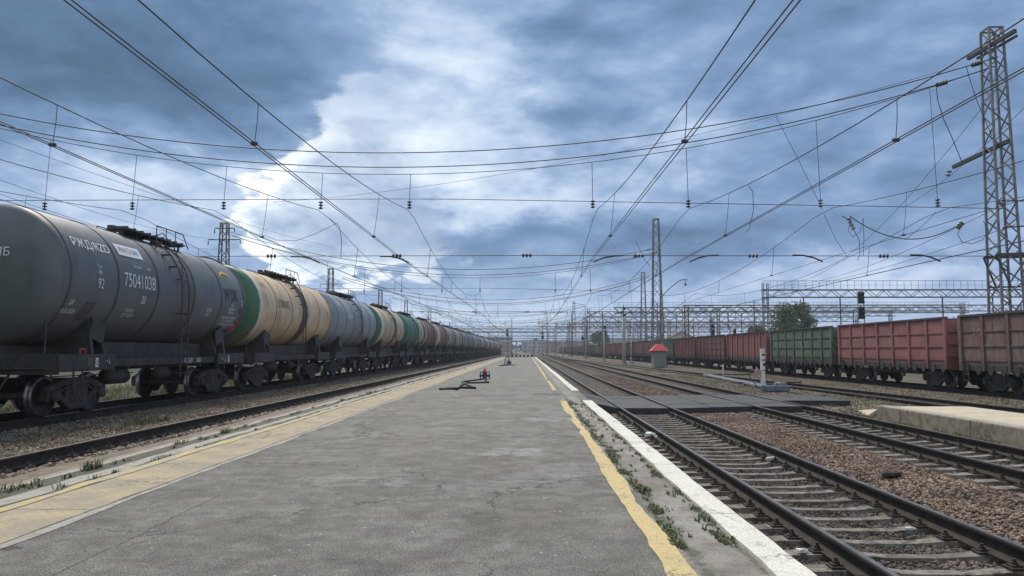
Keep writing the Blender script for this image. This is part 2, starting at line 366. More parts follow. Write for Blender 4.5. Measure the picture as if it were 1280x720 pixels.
# loose ballast stones (stuff)
def stones(name, zones, mat, label, seed):
    r = np.random.RandomState(seed); ctr = []; size = []
    for x0, x1, y0, y1, n, s0, s1 in zones:
        u = r.rand(n); yy = y0 + (y1 - y0) * u ** 1.35; xx = x0 + (x1 - x0) * r.rand(n)
        ctr.append(np.stack([xx, yy], 1)); size.append(s0 + (s1 - s0) * r.rand(n))
    ctr = np.concatenate(ctr); size = np.concatenate(size)
    zz = np.interp(ctr[:, 0], [p[0] for p in PROF], [p[1] for p in PROF]) + size * .18
    o_v = np.array([(1, 0, 0), (0, 1, 0), (-1, 0, 0), (0, -1, 0), (0, 0, 1), (0, 0, -1)], float)
    o_f = np.array([(0, 1, 4), (1, 2, 4), (2, 3, 4), (3, 0, 4), (1, 0, 5), (2, 1, 5), (3, 2, 5), (0, 3, 5)])
    N = len(ctr); a = r.rand(N) * 2 * PI; ca, sa = np.cos(a), np.sin(a)
    V = o_v[None] * (1 + (r.rand(N, 6, 1) - .5) * .7) + (r.rand(N, 6, 3) - .5) * .5
    V *= np.array([1., .75, .6])[None, None] * size[:, None, None]
    X = V[..., 0] * ca[:, None] - V[..., 1] * sa[:, None] + ctr[:, :1]; Y = V[..., 0] * sa[:, None] + V[..., 1] * ca[:, None] + ctr[:, 1:2]
    Z = V[..., 2] + zz[:, None] + (r.rand(N, 1) - .5) * .02
    VV = np.stack([X, Y, Z], -1).reshape(-1, 3); FF = (o_f[None] + (np.arange(N) * 6)[:, None, None]).reshape(-1, 3)
    me = bpy.data.meshes.new(name); me.vertices.add(len(VV)); me.vertices.foreach_set('co', VV.ravel())
    me.loops.add(len(FF) * 3); me.loops.foreach_set('vertex_index', FF.ravel()); me.polygons.add(len(FF))
    me.polygons.foreach_set('loop_start', np.arange(len(FF)) * 3); me.update(calc_edges=True); me.materials.append(mat)
    o = bpy.data.objects.new(name, me); C.objects.link(o); tag(o, label, 'gravel', kind='stuff'); return o
m_st_r = M('stones_rusty', (.105, .07, .052), (.20, .145, .11), .8, lo=.3, hi=.7, c3=(.34, .29, .23), sc3=25, lo3=.58, hi3=.72, rough=.9, island=.8, world=True)
m_st_g = M('stones_grey', (.13, .095, .07), (.22, .185, .145), .8, lo=.3, hi=.7, c3=(.30, .28, .25), sc3=25, lo3=.62, hi3=.75, rough=.9, island=.6, world=True)
m_st_d = M('stones_oily', (.06, .05, .043), (.13, .105, .085), .8, lo=.3, hi=.7, rough=.85, island=.6, world=True)
stones('ballast_stones', [(4.95, 6.9, 6.5, 24, 26000, .016, .046), (6.3, 9.7, 9, 24, 13000, .016, .04), (4.5, 6.6, 24, 60, 9000, .03, .05)], m_st_r, 'rusty brown crushed stone between the two right-hand tracks', 1)
stones('ballast_stones', [(2.02, 5.1, 5, 24, 34000, .010, .028), (3.05, 3.5, 5, 24, 5000, .018, .042), (3.9, 4.45, 5, 24, 6000, .018, .042), (2.02, 2.85, 5, 24, 5000, .015, .034)], m_st_d, 'dark oily gravel packed between the sleepers beside the platform', 2)
stones('ballast_stones', [(-7.6, -6.75, 7, 26, 5000, .015, .04), (-7.55, -7.2, 7, 22, 900, .04, .075), (-10.9, -7.75, 9, 30, 30000, .018, .04), (-10.8, -7.8, 30, 70, 9000, .03, .055)], m_st_g, 'mixed grey brown gravel between the tank train and the next rail', 3)
stones('ballast_stones', [(9.7, 14.2, 24.5, 60, 8000, .02, .06), (9.6, 12.5, 20, 26, 2500, .02, .06), (16.3, 20.4, 20, 70, 6000, .02, .06)], m_st_g, 'pale rubble strewn over the ground by the point machine', 4)

# ------------------------------------------------------------------ platform
def asphalt():
    m_ = bpy.data.materials.new('platform_asphalt'); m_.use_nodes = True; nt = m_.node_tree; nt.nodes.clear(); g = G(nt)
    out = g.n('ShaderNodeOutputMaterial'); b = g.n('ShaderNodeBsdfPrincipled'); g.l(b.outputs[0], out.inputs[0])
    co = g.n('ShaderNodeNewGeometry').outputs['Position']; x, y, z = g.sep(co)
    c_ = g.mix(g.ss(g.noise(co, .8, 10, .72, .4), .38, .62), (.168, .162, .148), (.228, .224, .208))
    c_ = g.mix(g.m('MULTIPLY', g.ss(g.noise(co, .45, 5, .65, .5, w=9.), .45, .62), .45), c_, (.19, .165, .148))       # brownish areas
    mid = g.noise(co, 3.2, 10, .78, .5, w=4.); c_ = g.mix(g.ss(mid, .34, .66), g.mix(1., c_, (.72, .72, .72), 'MULTIPLY'), g.mix(1., c_, (1.25, 1.26, 1.26), 'MULTIPLY'))
    c_ = g.mix(g.m('MULTIPLY', g.ss(g.noise(co, 1.7, 9, .8, .9, w=2.), .575, .64), .6), c_, (.31, .305, .29))      # thin pale scuffs
    c_ = g.mix(g.m('MULTIPLY', g.ss(g.noise(co, 2.3, 9, .8, .9, w=12.), .585, .65), .6), c_, (.085, .08, .072))   # dark scabs
    fine = g.noise(co, 60, 5, .85); c_ = g.mix(g.ss(fine, .38, .62), g.mix(1., c_, (.40, .40, .40), 'MULTIPLY'), g.mix(1., c_, (1.6, 1.6, 1.58), 'MULTIPLY'))
    grit = g.noise(co, 22, 6, .85, 0., w=5.); c_ = g.mix(g.m('MULTIPLY', g.ss(grit, .56, .66), .55), c_, (.07, .066, .06)); c_ = g.mix(g.m('MULTIPLY', g.ss(grit, .44, .34), .4), c_, (.33, .32, .30))
    sp = g.n('ShaderNodeTexVoronoi', feature='F1'); g.l(co, sp.inputs['Vector']); sp.inputs['Scale'].default_value = 9.
    s_r = g.sep(sp.outputs['Color'])[0]
    dot = g.m('MULTIPLY', g.ss(sp.outputs['Distance'], .09, .15, 1., 0.), g.ss(s_r, .86, .87))
    c_ = g.mix(dot, c_, (.5, .5, .48))
    cv = g.n('ShaderNodeTexVoronoi', feature='DISTANCE_TO_EDGE'); g.l(g.vm('ADD', co, g.vm('SCALE', g.noise(co, 1.4, 5, .7, out=1), scale=1.1)), cv.inputs['Vector']); cv.inputs['Scale'].default_value = .33
    crack = g.m('MULTIPLY', g.ss(cv.outputs[0], .002, .009, 1., 0.), g.ss(g.noise(co, .4, 3, .5, w=7.), .44, .52))
    c_ = g.mix(g.m('MULTIPLY', crack, .75), c_, (.05, .048, .045))
    wn = g.m('SUBTRACT', g.noise(co, 1.2, 8, .7), .5); xw_ = g.m('SUBTRACT', g.noise(co, .8, 8, .7, w=5.), .5)
    for y0, m0, m1 in ((9.35, -.9, 1.3), (12.3, -3.2, -.2), (16.8, -1.8, .9), (23.5, -4., .5), (34., -3., 1.)):
        ln = g.ss(g.m('ABSOLUTE', g.m('ADD', g.m('SUBTRACT', y, y0), g.m('MULTIPLY', wn, 1.1))), .006, .016, 1., 0.)
        c_ = g.mix(g.m('MULTIPLY', g.m('MULTIPLY', ln, g.m('MULTIPLY', g.ss(x, m0, m0 + .3), g.ss(x, m1 - .3, m1, 1., 0.))), .8), c_, (.055, .05, .045))
    for x0 in (-3.35,):      # lengthwise paving joints, broken
        ln = g.ss(g.m('ABSOLUTE', g.m('ADD', g.m('SUBTRACT', x, x0), g.m('MULTIPLY', xw_, .25))), .006, .018, 1., 0.)
        c_ = g.mix(g.m('MULTIPLY', g.m('MULTIPLY', ln, g.ss(g.noise(co, .5, 4, .6, w=11.), .48, .56)), .6), c_, (.07, .065, .058))
    for (cx_, cy_, rx_, ry_, cc) in ((-.25, 11.9, .5, .5, (.36, .355, .335)), (-2.1, 9.2, .7, .35, (.32, .315, .30)), (.45, 17.5, .6, .5, (.34, .335, .32)), (-1.3, 26.5, 1.0, .9, (.11, .105, .10))):
        u_ = g.m('MAXIMUM', g.m('DIVIDE', g.m('ABSOLUTE', g.m('ADD', g.m('SUBTRACT', x, cx_), g.m('MULTIPLY', wn, .5))), rx_), g.m('DIVIDE', g.m('ABSOLUTE', g.m('ADD', g.m('SUBTRACT', y, cy_), g.m('MULTIPLY', xw_, .5))), ry_))
        c_ = g.mix(g.m('MULTIPLY', g.m('MULTIPLY', g.ss(u_, .8, 1.05, 1., 0.), g.ss(mid, .42, .56)), .6), c_, cc)
    g.l(c_, b.inputs['Base Color']); b.inputs['Roughness'].default_value = .88; b.inputs['Specular IOR Level'].default_value = .3
    bp = g.n('ShaderNodeBump'); bp.inputs['Strength'].default_value = .9; bp.inputs['Distance'].default_value = .014
    g.l(g.m('ADD', g.m('MULTIPLY', fine, 1.2), mid), bp.inputs['Height']); g.l(bp.outputs[0], b.inputs['Normal'])
    return m_
PEND = 175.
mb = MB(); mb.box(-5.72, 1.975, -8, PEND, -1.0, 0.0)
struct(mb.build('platform', asphalt()))
def wavy(x0, x1, y0, y1, z, name, mat, jl=.02, jr=.02, step=.25, seed=1, th=0.):
    """ribbon along Y whose two edges wander a little"""
    r = random.Random(seed); ysr = []; y = y0
    while y < y1: ysr.append(y); y += step * (1 if y < 25 else 3)
    ysr.append(y1); mb = MB(); vs = []; a = b = 0
    for y in ysr:
        a = a * .8 + r.gauss(0, jl) * .5; b = b * .8 + r.gauss(0, jr) * .5
        vs += [(x0 + a, y, z), (x1 + b, y, z)]
    n = len(ysr); mb.add(vs, [(2 * i, 2 * i + 1, 2 * i + 3, 2 * i + 2) for i in range(n - 1)])
    if th:
        vs2 = [(x, y, z - th) for x, y, z in vs]
        mb.add(vs + vs2, [(2 * i + s_, 2 * i + 2 + s_, 2 * n + 2 * i + 2 + s_, 2 * n + 2 * i + s_) for i in range(n - 1) for s_ in (0, 1)] + [(0, 1, 2 * n + 1, 2 * n), (2 * n - 2, 2 * n - 1, 4 * n - 1, 4 * n - 2)])
    return mb.build(name, mat)
def worn(name, paint, under, amt=(.60, .66), sc=2.2, bump=.3, ribs=False, dark=None, joint=0):
    m_ = bpy.data.materials.new(name); m_.use_nodes = True; nt = m_.node_tree; nt.nodes.clear(); g = G(nt)
    out = g.n('ShaderNodeOutputMaterial'); b = g.n('ShaderNodeBsdfPrincipled'); g.l(b.outputs[0], out.inputs[0])
    co = g.n('ShaderNodeNewGeometry').outputs['Position']; x, y, z = g.sep(co)
    c_ = g.mix(g.noise(co, 1.3, 6, .7), tuple(c * .8 for c in paint), tuple(min(1, c * 1.15) for c in paint))
    c_ = g.mix(g.ss(g.noise(co, sc, 8, .75, .3), *amt), c_, under)
    if dark: c_ = g.mix(g.m('MULTIPLY', g.ss(g.noise(co, 5, 6, .7, .2, w=2.), .52, .7), dark[1]), c_, dark[0])
    c_ = g.mix(g.m('MULTIPLY', g.ss(g.noise(co, 11, 8, .8, .3, w=6.), .54, .66), .35), c_, under)
    cv = g.n('ShaderNodeTexVoronoi', feature='DISTANCE_TO_EDGE'); g.l(g.vm('ADD', co, g.vm('SCALE', g.noise(co, 3., 5, .7, out=1), scale=.5)), cv.inputs['Vector']); cv.inputs['Scale'].default_value = 1.1
    c_ = g.mix(g.m('MULTIPLY', g.m('MULTIPLY', g.ss(cv.outputs[0], .006, .022, 1., 0.), g.ss(g.noise(co, .7, 3, .5, w=3.), .5, .55)), .7), c_, tuple(v * .35 for v in under))
    if joint:
        ym = g.m('ABSOLUTE', g.m('SUBTRACT', g.m('FRACT', g.m('MULTIPLY', g.m('ADD', y, .4), 1 / joint)), .5)); c_ = g.mix(g.ss(ym, .0025, .006, .75, 0.), c_, (.12, .11, .09))
    if ribs:
        wv_ = g.n('ShaderNodeTexWave', wave_type='BANDS', bands_direction='DIAGONAL'); g.l(co, wv_.inputs['Vector']); wv_.inputs['Scale'].default_value = 4.5; wv_.inputs['Distortion'].default_value = .5
        c_ = g.mix(g.ss(wv_.outputs['Fac'], .8, 1., 0, .16), c_, (.25, .20, .13))
        ym = g.m('ABSOLUTE', g.m('SUBTRACT', g.m('FRACT', g.m('MULTIPLY', y, 1 / 3.)), .5))
        c_ = g.mix(g.ss(ym, .004, .007, .7, 0.), c_, (.12, .1, .07))
    fine = g.noise(co, 70, 5, .8); c_ = g.mix(g.ss(fine, .38, .62), g.mix(1., c_, (.68, .68, .68), 'MULTIPLY'), g.mix(1., c_, (1.12, 1.12, 1.12), 'MULTIPLY'))
    g.l(c_, b.inputs['Base Color']); b.inputs['Roughness'].default_value = .85
    bp = g.n('ShaderNodeBump'); bp.inputs['Strength'].default_value = bump; bp.inputs['Distance'].default_value = .01
    g.l(g.m('ADD', fine, g.noise(co, 9, 5, .7)), bp.inputs['Height']); g.l(bp.outputs[0], b.inputs['Normal'])
    return m_
conc = (.34, .325, .30)
m_yslab = worn('yellow_slab', (.47, .385, .245), (.33, .295, .225), (.40, .60), 1.4, ribs=True, dark=((.30, .255, .18), .5))
m_yline = worn('yellow_line_paint', (.60, .475, .23), (.34, .31, .26), (.54, .64), 5., dark=((.36, .28, .15), .55))
m_ridge = worn('yellow_ridge_paint', (.56, .45, .20), (.42, .38, .30), (.42, .6), 3., dark=((.28, .24, .17), .5))
m_curb = worn('white_kerb_paint', (.72, .70, .63), (.46, .44, .39), (.55, .68), 3., dark=((.42, .40, .34), .5), joint=3.1)
m_oldconc = worn('old_concrete', (.27, .255, .235), (.20, .185, .165), (.44, .62), 2.5, .6, dark=((.11, .10, .08), .6))
m_pale = worn('pale_concrete', (.40, .385, .35), (.30, .285, .255), (.45, .65), 3., .5, dark=((.17, .155, .12), .6))
m_earth = worn('platform_earth', (.13, .115, .085), (.075, .08, .045), (.42, .6), 5., .8, dark=((.05, .045, .035), .5))
m_rustdirt = worn('rust_dirt', (.17, .125, .095), (.24, .205, .16), (.42, .66), 3., .7, dark=((.10, .08, .065), .5))
# right side: yellow line, worn concrete band, earth in the joint, white kerb; both lines break at the foot crossing
for i, (a, b) in enumerate([(-8, 23.9), (30, 39.5), (41.5, PEND)]):
    struct(wavy(1.0, 1.18 if i == 0 else 1.15, a, b, .008, 'yellow_edge_line', m_yline, .03, .03, seed=i + 3))
def edge_mat():
    m_ = bpy.data.materials.new('edge_paving'); m_.use_nodes = True; nt = m_.node_tree; nt.nodes.clear(); g = G(nt)
    out = g.n('ShaderNodeOutputMaterial'); b = g.n('ShaderNodeBsdfPrincipled'); g.l(b.outputs[0], out.inputs[0])
    co = g.n('ShaderNodeNewGeometry').outputs['Position']; x, y, z = g.sep(co)
    c_ = g.mix(g.ss(g.noise(co, 1.6, 8, .7, .3), .4, .62), (.30, .28, .25), (.19, .175, .155))
    c_ = g.mix(g.m('MULTIPLY', g.ss(g.noise(co, 2.1, 6, .7, .3, w=3.), .52, .62), .7), c_, (.36, .345, .315))
    n_ = g.noise(co, 4.5, 8, .78, .3, w=1.)
    d1 = g.ss(g.m('ADD', g.m('ABSOLUTE', g.m('SUBTRACT', x, 1.27)), g.m('MULTIPLY', g.m('SUBTRACT', n_, .5), .7)), -.02, .10, 1., 0.)
    d2 = g.ss(g.m('ADD', g.m('ABSOLUTE', g.m('SUBTRACT', x, 1.69)), g.m('MULTIPLY', g.m('SUBTRACT', n_, .5), .3)), -.01, .04, 1., 0.)
    nn = g.noise(co, 22, 5, .7)
    c_ = g.mix(g.m('MULTIPLY', g.m('MAXIMUM', d1, d2), .85), c_, g.mix(nn, (.045, .05, .03), (.15, .14, .10)))
    fine = g.noise(co, 90, 4, .75); c_ = g.mix(g.ss(fine, .3, .72), g.mix(1., c_, (.6, .6, .6), 'MULTIPLY'), g.mix(1., c_, (1.35, 1.35, 1.35), 'MULTIPLY'))
    g.l(c_, b.inputs['Base Color']); b.inputs['Roughness'].default_value = .9
    bp = g.n('ShaderNodeBump'); bp.inputs['Strength'].default_value = .8; bp.inputs['Distance'].default_value = .012
    g.l(g.m('ADD', fine, g.noise(co, 9, 6, .7)), bp.inputs['Height']); g.l(bp.outputs[0], b.inputs['Normal'])
    return m_
struct(wavy(1.18, 1.72, -8, PEND, .004, 'platform_edge_paving', edge_mat(), .02, .02, seed=11))
for i, (a, b) in enumerate([(-8, 23.6), (29.3, PEND)]):
    struct(wavy(1.71, 1.99, a, b, .035, 'white_platform_kerb', m_curb, .012, .008, seed=i + 21, th=.33))
# left side
struct(wavy(-5.1, -4.30, -8, PEND, .012, 'yellow_tactile_slabs', m_yslab, .012, .012, seed=31, th=.1))
struct(wavy(-4.30, -4.2, -8, 40, .005, 'slab_joint_mortar', m_pale, .004, .035, seed=38))
struct(wavy(-5.26, -5.1, -8, PEND, .022, 'yellow_edge_ridge', m_ridge, .03, .02, seed=32, th=.1))
struct(wavy(-5.62, -5.27, -8, PEND, .006, 'edge_concrete', m_pale, .045, .03, seed=33))
struct(wavy(-5.40, -5.24, -8, PEND, .011, 'joint_earth', m_earth, .045, .02, seed=37))
struct(wavy(-5.98, -5.60, -8, 420, .0015, 'edge_earth', m_earth, .03, .03, seed=34, th=.3))
struct(wavy(-6.03, -5.9, -8, 420, .007, 'edge_concrete', m_pale, .02, .02, seed=35, th=.2))
struct(wavy(-6.62, -6.12, -8, 420, -.045, 'rusty_dirt_strip', m_rustdirt, .05, .0, seed=36, th=.1))

# grass (stuff)
def grass(name, spots, label, seed, cols):
    r = random.Random(seed); mb = MB()
    for x, y, z, rad, n, h in spots:
        for _ in range(n):
            a = r.random() * 2 * PI; q = rad * math.sqrt(r.random()); px, py = x + q * math.cos(a) * .6, y + q * math.sin(a) * 1.8
            hh = h * (.4 + .8 * r.random()); t = r.random() * 2 * PI; lean = hh * (.3 + .9 * r.random()); w = .004 + .006 * r.random()
            ux, uy = math.cos(t), math.sin(t); mb.cur = r.randrange(len(cols))
            mb.add([(px - uy * w, py + ux * w, z), (px + uy * w, py - ux * w, z), (px + ux * lean * .5 + uy * w * .7, py + uy * lean * .5 - ux * w * .7, z + hh * .65), (px + ux * lean * .5 - uy * w * .7, py + uy * lean * .5 + ux * w * .7, z + hh * .65), (px + ux * lean, py + uy * lean, z + hh * .8)],
                   [(0, 1, 2, 3), (3, 2, 4)])
    o = mb.build(name, cols); tag(o, label, 'grass', kind='stuff'); return o
mg1 = M('grass_green', (.075, .12, .04), (.13, .16, .07), 4, rough=.7); mg2 = M('grass_dark', (.07, .105, .045), rough=.7); mg3 = M('grass_straw', (.22, .20, .10), rough=.8)
r = random.Random(5); sp = []
for _ in range(330):
    y = 6.2 + 18 * r.random() ** 1.3; k = r.random()
    x = (1.23 + .16 * r.random() * r.random()) if k < .68 else (1.64 + .06 * r.random())
    dens = 1 if (math.sin(y * 2.3) + math.sin(y * 5.1 + 1)) > -.3 else .25
    sp.append((x + .03 * math.sin(y * 1.7), y, .004, .05 + .05 * r.random(), int((40 if y < 12 else 18) * dens), .018 + .022 * r.random()))
for _ in range(60):
    y = 6.4 + 16 * r.random() ** 1.4; sp.append((1.3 + .45 * r.random(), y, .004, .03, 9, .03 + .07 * r.random() ** 2))
grass('grass', sp, 'short green grass growing in the joint beside the white kerb', 5, [mg1, mg2, mg1, mg3])
sp = []
for _ in range(130):
    y = 8.5 + 60 * r.random() ** 1.6; x = -5.79 + (r.random() - .5) * .22 if r.random() < .65 else -5.32 + (r.random() - .5) * .06
    sp.append((x, y, 0, .07, 16, .05 + .05 * r.random()))
sp += [(-5.82, 10.1, 0, .12, 80, .16), (-5.85, 8.55, 0, .16, 40, .10), (-5.78, 14.5, 0, .12, 70, .12)]
grass('grass', sp, 'weeds and moss along the left platform edge', 6, [mg1, mg2, mg3])
sp = []
for _ in range(90):
    x = -10.4 + 2.6 * r.random(); y = 12 + 50 * r.random() ** 1.3; sp.append((x, y, gz(x), .25, 30, .08))
sp += [(-9.2, 18.3, -.16, .55, 420, .18), (-9.6, 15.0, -.16, .4, 120, .12)]
for _ in range(140):
    x = -19 + 4.4 * r.random(); y = 14 + 40 * r.random(); sp.append((x, y, gz(x), .8, 90, .38))
grass('grass', sp, 'green weeds in the gravel around the tank train', 7, [mg1, mg2, mg1, mg3])
sp = []
for _ in range(170):
    x = 9.9 + 3.9 * r.random() if r.random() < .7 else 16.6 + 3.6 * r.random(); y = 24 + 50 * r.random() ** 1.3; sp.append((x, y, gz(x), .4, 40, .13))
for _ in range(60):
    y = 10 + 13 * r.random(); sp.append((9.55 + .1 * r.random(), y, -.36, .12, 22, .15))
grass('grass', sp, 'dry straw-coloured grass around the point machine', 8, [mg3, mg1, mg3])

# ------------------------------------------------------------------ tracks
RP = [(-.075, 0), (-.075, .012), (-.03, .028), (-.01, .045), (-.009, .13), (-.034, .142), (-.036, .168), (-.026, .18), (.026, .18), (.036, .168), (.034, .142), (.009, .13), (.01, .045), (.03, .028), (.075, .012), (.075, 0)]
def rail_mesh(path, top=m_rail_top):
    """path: (x, y, z_head) list"""
    mb = MB(); n = len(RP); vs = []
    for x, y, z in path: vs += [(x + a, y, z - .18 + b) for a, b in RP]
    for i in range(len(path) - 1):
        for k in range(n):
            mb.cur = 1 if k in (7,) else 0
            mb.f.append([i * n + k, i * n + (k + 1) % n, (i + 1) * n + (k + 1) % n, (i + 1) * n + k]); mb.mi.append(mb.cur); mb.sm.append(False)
    mb.v = vs; mb.cur = 0; L = len(vs) - n
    mb.f += [list(range(n)), list(range(L, L + n))]; mb.mi += [0, 0]; mb.sm += [False, False]
    return mb
def sleeper_mb(hw=1.35):
    # concrete sleeper: thick under the rails, waisted in the middle; top at z 0
    mb = MB(); st = [(-hw, .13, -.015, .10), (-.98, .135, 0, .10), (-.62, .115, -.004, .10), (-.3, .085, -.035, .10), (.3, .085, -.035, .10), (.62, .115, -.004, .10), (.98, .135, 0, .10), (hw, .13, -.015, .10)]
    vs = []
    for x, w, t, h in st: vs += [(x, -w, t - h), (x, -w * .82, t), (x, w * .82, t), (x, w, t - h)]
    fs = [(4 * i + k, 4 * i + 4 + k, 4 * i + 5 + k, 4 * i + 1 + k) for i in range(len(st) - 1) for k in range(3)]
    mb.add(vs, fs + [(0, 1, 2, 3), (28, 31, 30, 29)]); return mb
SLP = sleeper_mb()
def fast_mb():
    mb = MB(); mb.box(-.07, .07, -.075, .075, 0, .022); mb.box(-.05, .05, -.045, .045, .02, .04)
    mb.lathe([(0, .09), (.018, .09), (.018, .06), (.032, .06), (.032, .038), (.0, .038)], (0, 0, 0), 'z', 6, False); return mb
FST = fast_mb()
TR = {}
def track(key, y0, y1, label, n_sl=0, ys0=None, mat_sl=m_sleeper, top=m_rail_top, pathx=None, rest=None, rz=None, fast=True, near_buried=False, group='railway tracks of the yard'):
    t = empty('railway_track', (0, 0, 0)); tag(t, label, 'railway track', group)
    z = RZ[key]; px = pathx or (lambda y: AX[key])
    yy = [y0 + (y1 - y0) * i / 24 for i in range(25)] if pathx else [y0, y1]
    for s_ in (-1, 1):
        tp = m_rail_rust if (near_buried and s_ == 1) else top
        rail_mesh([(px(y) + s_ * .797, y, z) for y in yy]).build('rail', [m_rail_side, tp], t)
    z0 = z - .18
    if n_sl:
        first = None; r = random.Random(len(label))
        for i in range(n_sl):
            y = ys0 + i * .543
            if first is None:
                sl_ = SLP.build('sleeper', mat_sl, t); first = sl_
                if fast:
                    for sx in (-1, 1):
                        for o_ in (-1, 1):
                            f0 = FST.build('fastener', m_fast, sl_); f0.location = (sx * .797 + o_ * .135, 0, 0)
            else:
                sl_ = first.copy(); C.objects.link(sl_)
                for c in first.children:
                    c2_ = c.copy(); C.objects.link(c2_); c2_.parent = sl_
            sl_.location = (px(y) + r.gauss(0, .02), y + r.gauss(0, .012), z0 - .001 - abs(r.gauss(0, .008))); sl_.rotation_euler = (0, 0, r.gauss(0, .008))
    if rest:
        mb = MB(); y = rest[0]
        while y < rest[1]:
            x = px(y); mb.box(x - 1.35, x + 1.35, y - .12, y + .12, z0 - .1, z0 - .004); y += .543
        o = mb.build('sleepers', mat_sl, t); o['kind'] = 'stuff'
    return t
track('A', -6, 600, 'straight track right beside the platform kerb, pale sleepers and dark rails', 36, 4.9, rest=(32, 120))
track('B', -6, 600, 'second track right of the platform, running past the low concrete platform', 30, 8.2, rest=(31, 120))
def fpath(y): return 15.1 if y < 25 else 15.1 - .048 * (y - 25) if y < 150 else 9.1 - (9.1 - 7.9) * min(1, (y - 150) / 60)
track('F', -6, 215, 'track curving past the white marker post towards the red roofed hut', 0, 0, pathx=fpath, rest=(12, 120))
track('E', -6, 640, 'track under the open red and green freight wagons', 0, 0, rest=(14, 120))
track('D', -6, 420, 'track carrying the train of tank wagons', 60, 10, mat_sl=m_sleeper_old, rest=(43, 120))
track('C', -6, 420, 'sunken track close along the left platform edge', 66, 6.5, top=m_rail_top, near_buried=True, rest=(43, 120))

# ------------------------------------------------------------------ rubber foot crossing
m_rub = M('rubber_panel', (.03, .031, .033), (.055, .054, .052), 1.5, c3=(.11, .105, .10), sc3=6, lo3=.55, hi3=.75, rough=.7, bump=.3, bsc=90, world=True)
m_rubd = M('rubber_edge', (.022, .024, .028), (.04, .04, .042), 3, rough=.65, world=True)
cr_ = empty('foot_crossing', (0, 0, 0)); tag(cr_, 'dark rubber panel crossing laid over the two right-hand tracks', 'level crossing')
Y0, Y1 = 23.9, 30.2
pan = [(2.03, AX['A'] - .85, -.06, -.22), (AX['A'] - .72, AX['A'] + .72, -.225, -.225), (AX['A'] + .85, AX['B'] - .85, -.22, -.16), (AX['B'] - .72, AX['B'] + .72, -.165, -.165), (AX['B'] + .85, 11.2, -.16, -.16)]
for i, (a, b, za, zb) in enumerate(pan):
    k = max(1, round((b - a) / 1.5)); q = 4 if i != 4 else 2
    for m_i in range(k):
        for j in range(q):
            u0, u1 = a + (b - a) * m_i / k, a + (b - a) * (m_i + 1) / k; sk = -.35 * (i == 4)
            w0, w1 = Y0 + (Y1 - Y0) * j / q + (2.6 if i == 4 else 0) * (1 - j / q), Y0 + (Y1 - Y0) * (j + 1) / q + (2.6 if i == 4 else 0) * (1 - (j + 1) / q)
            z0, z1 = za + (zb - za) * m_i / k, za + (zb - za) * (m_i + 1) / k
            mb = MB(); g_ = .014; jz_ = random.uniform(-.012, .006); z0 += jz_; z1 += jz_
            vs = [(u0 + g_, w0 + g_, z0), (u1 - g_, w0 + g_, z1), (u1 - g_, w1 - g_, z1), (u0 + g_, w1 - g_, z0)]
            mb.add(vs, [(0, 1, 2, 3)]); mb.cur = 1
            mb.add(vs + [(x, y, -.50) for x, y, z in vs], [(0, 1, 5, 4), (1, 2, 6, 5), (2, 3, 7, 6), (3, 0, 4, 7), (7, 6, 5, 4)])
            mb.build('rubber_panel', [m_rub, m_rubd], cr_)

# ------------------------------------------------------------------ low concrete platform on the right
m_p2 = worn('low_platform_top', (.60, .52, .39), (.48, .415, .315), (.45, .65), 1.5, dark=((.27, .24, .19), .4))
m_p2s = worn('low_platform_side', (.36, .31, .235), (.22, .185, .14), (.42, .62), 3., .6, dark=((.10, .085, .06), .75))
m_p2y = worn('low_platform_yellow', (.58, .50, .30), (.50, .45, .34), (.45, .6), 2.)
p2 = MB(); p2.add([(9.85, -8, .03), (12.2, -8, .03), (12.2, 21.3, .03), (9.85, 21.3, .03), (12.5, 25.5, -.33), (10.7, 24.9, -.35), (10.0, 22.6, -.35)], [(0, 1, 2, 3), (3, 2, 4, 5, 6)])
p2.cur = 1; p2.add([(9.85, -8, .03), (9.85, 21.3, .03), (10.0, 22.6, -.35), (9.85, -8, -.5), (10.0, 22.6, -.5), (12.2, -8, .03), (12.2, 21.3, .03), (12.5, 25.5, -.33), (12.5, 25.5, -.5), (12.2, -8, -.5)],
                   [(0, 1, 2, 4, 3), (5, 6, 7, 8, 9), (0, 5, 9, 3)])
lp = p2.build('low_platform', [m_p2, m_p2s]); struct(lp)
k2 = MB(); y = -8
while y < 21.2:
    y1 = min(y + 3.1, 21.25); k2.box(9.66, 10.02, y + .01, y1 - .01, -.42, .055); y = y1
kk = k2.build('low_platform_kerb', [m_p2s], bevel=.015); struct(kk)
kt = MB(); kt.add([(9.67, -8, .06), (10.01, -8, .06), (10.01, 21.2, .06), (9.67, 21.2, .06)], [(0, 1, 2, 3)]); struct(kt.build('kerb_top_paint', m_pale))
struct(wavy(10.1, 10.32, -8, 20.4, .034, 'low_platform_line', m_p2y, .02, .02, seed=41))
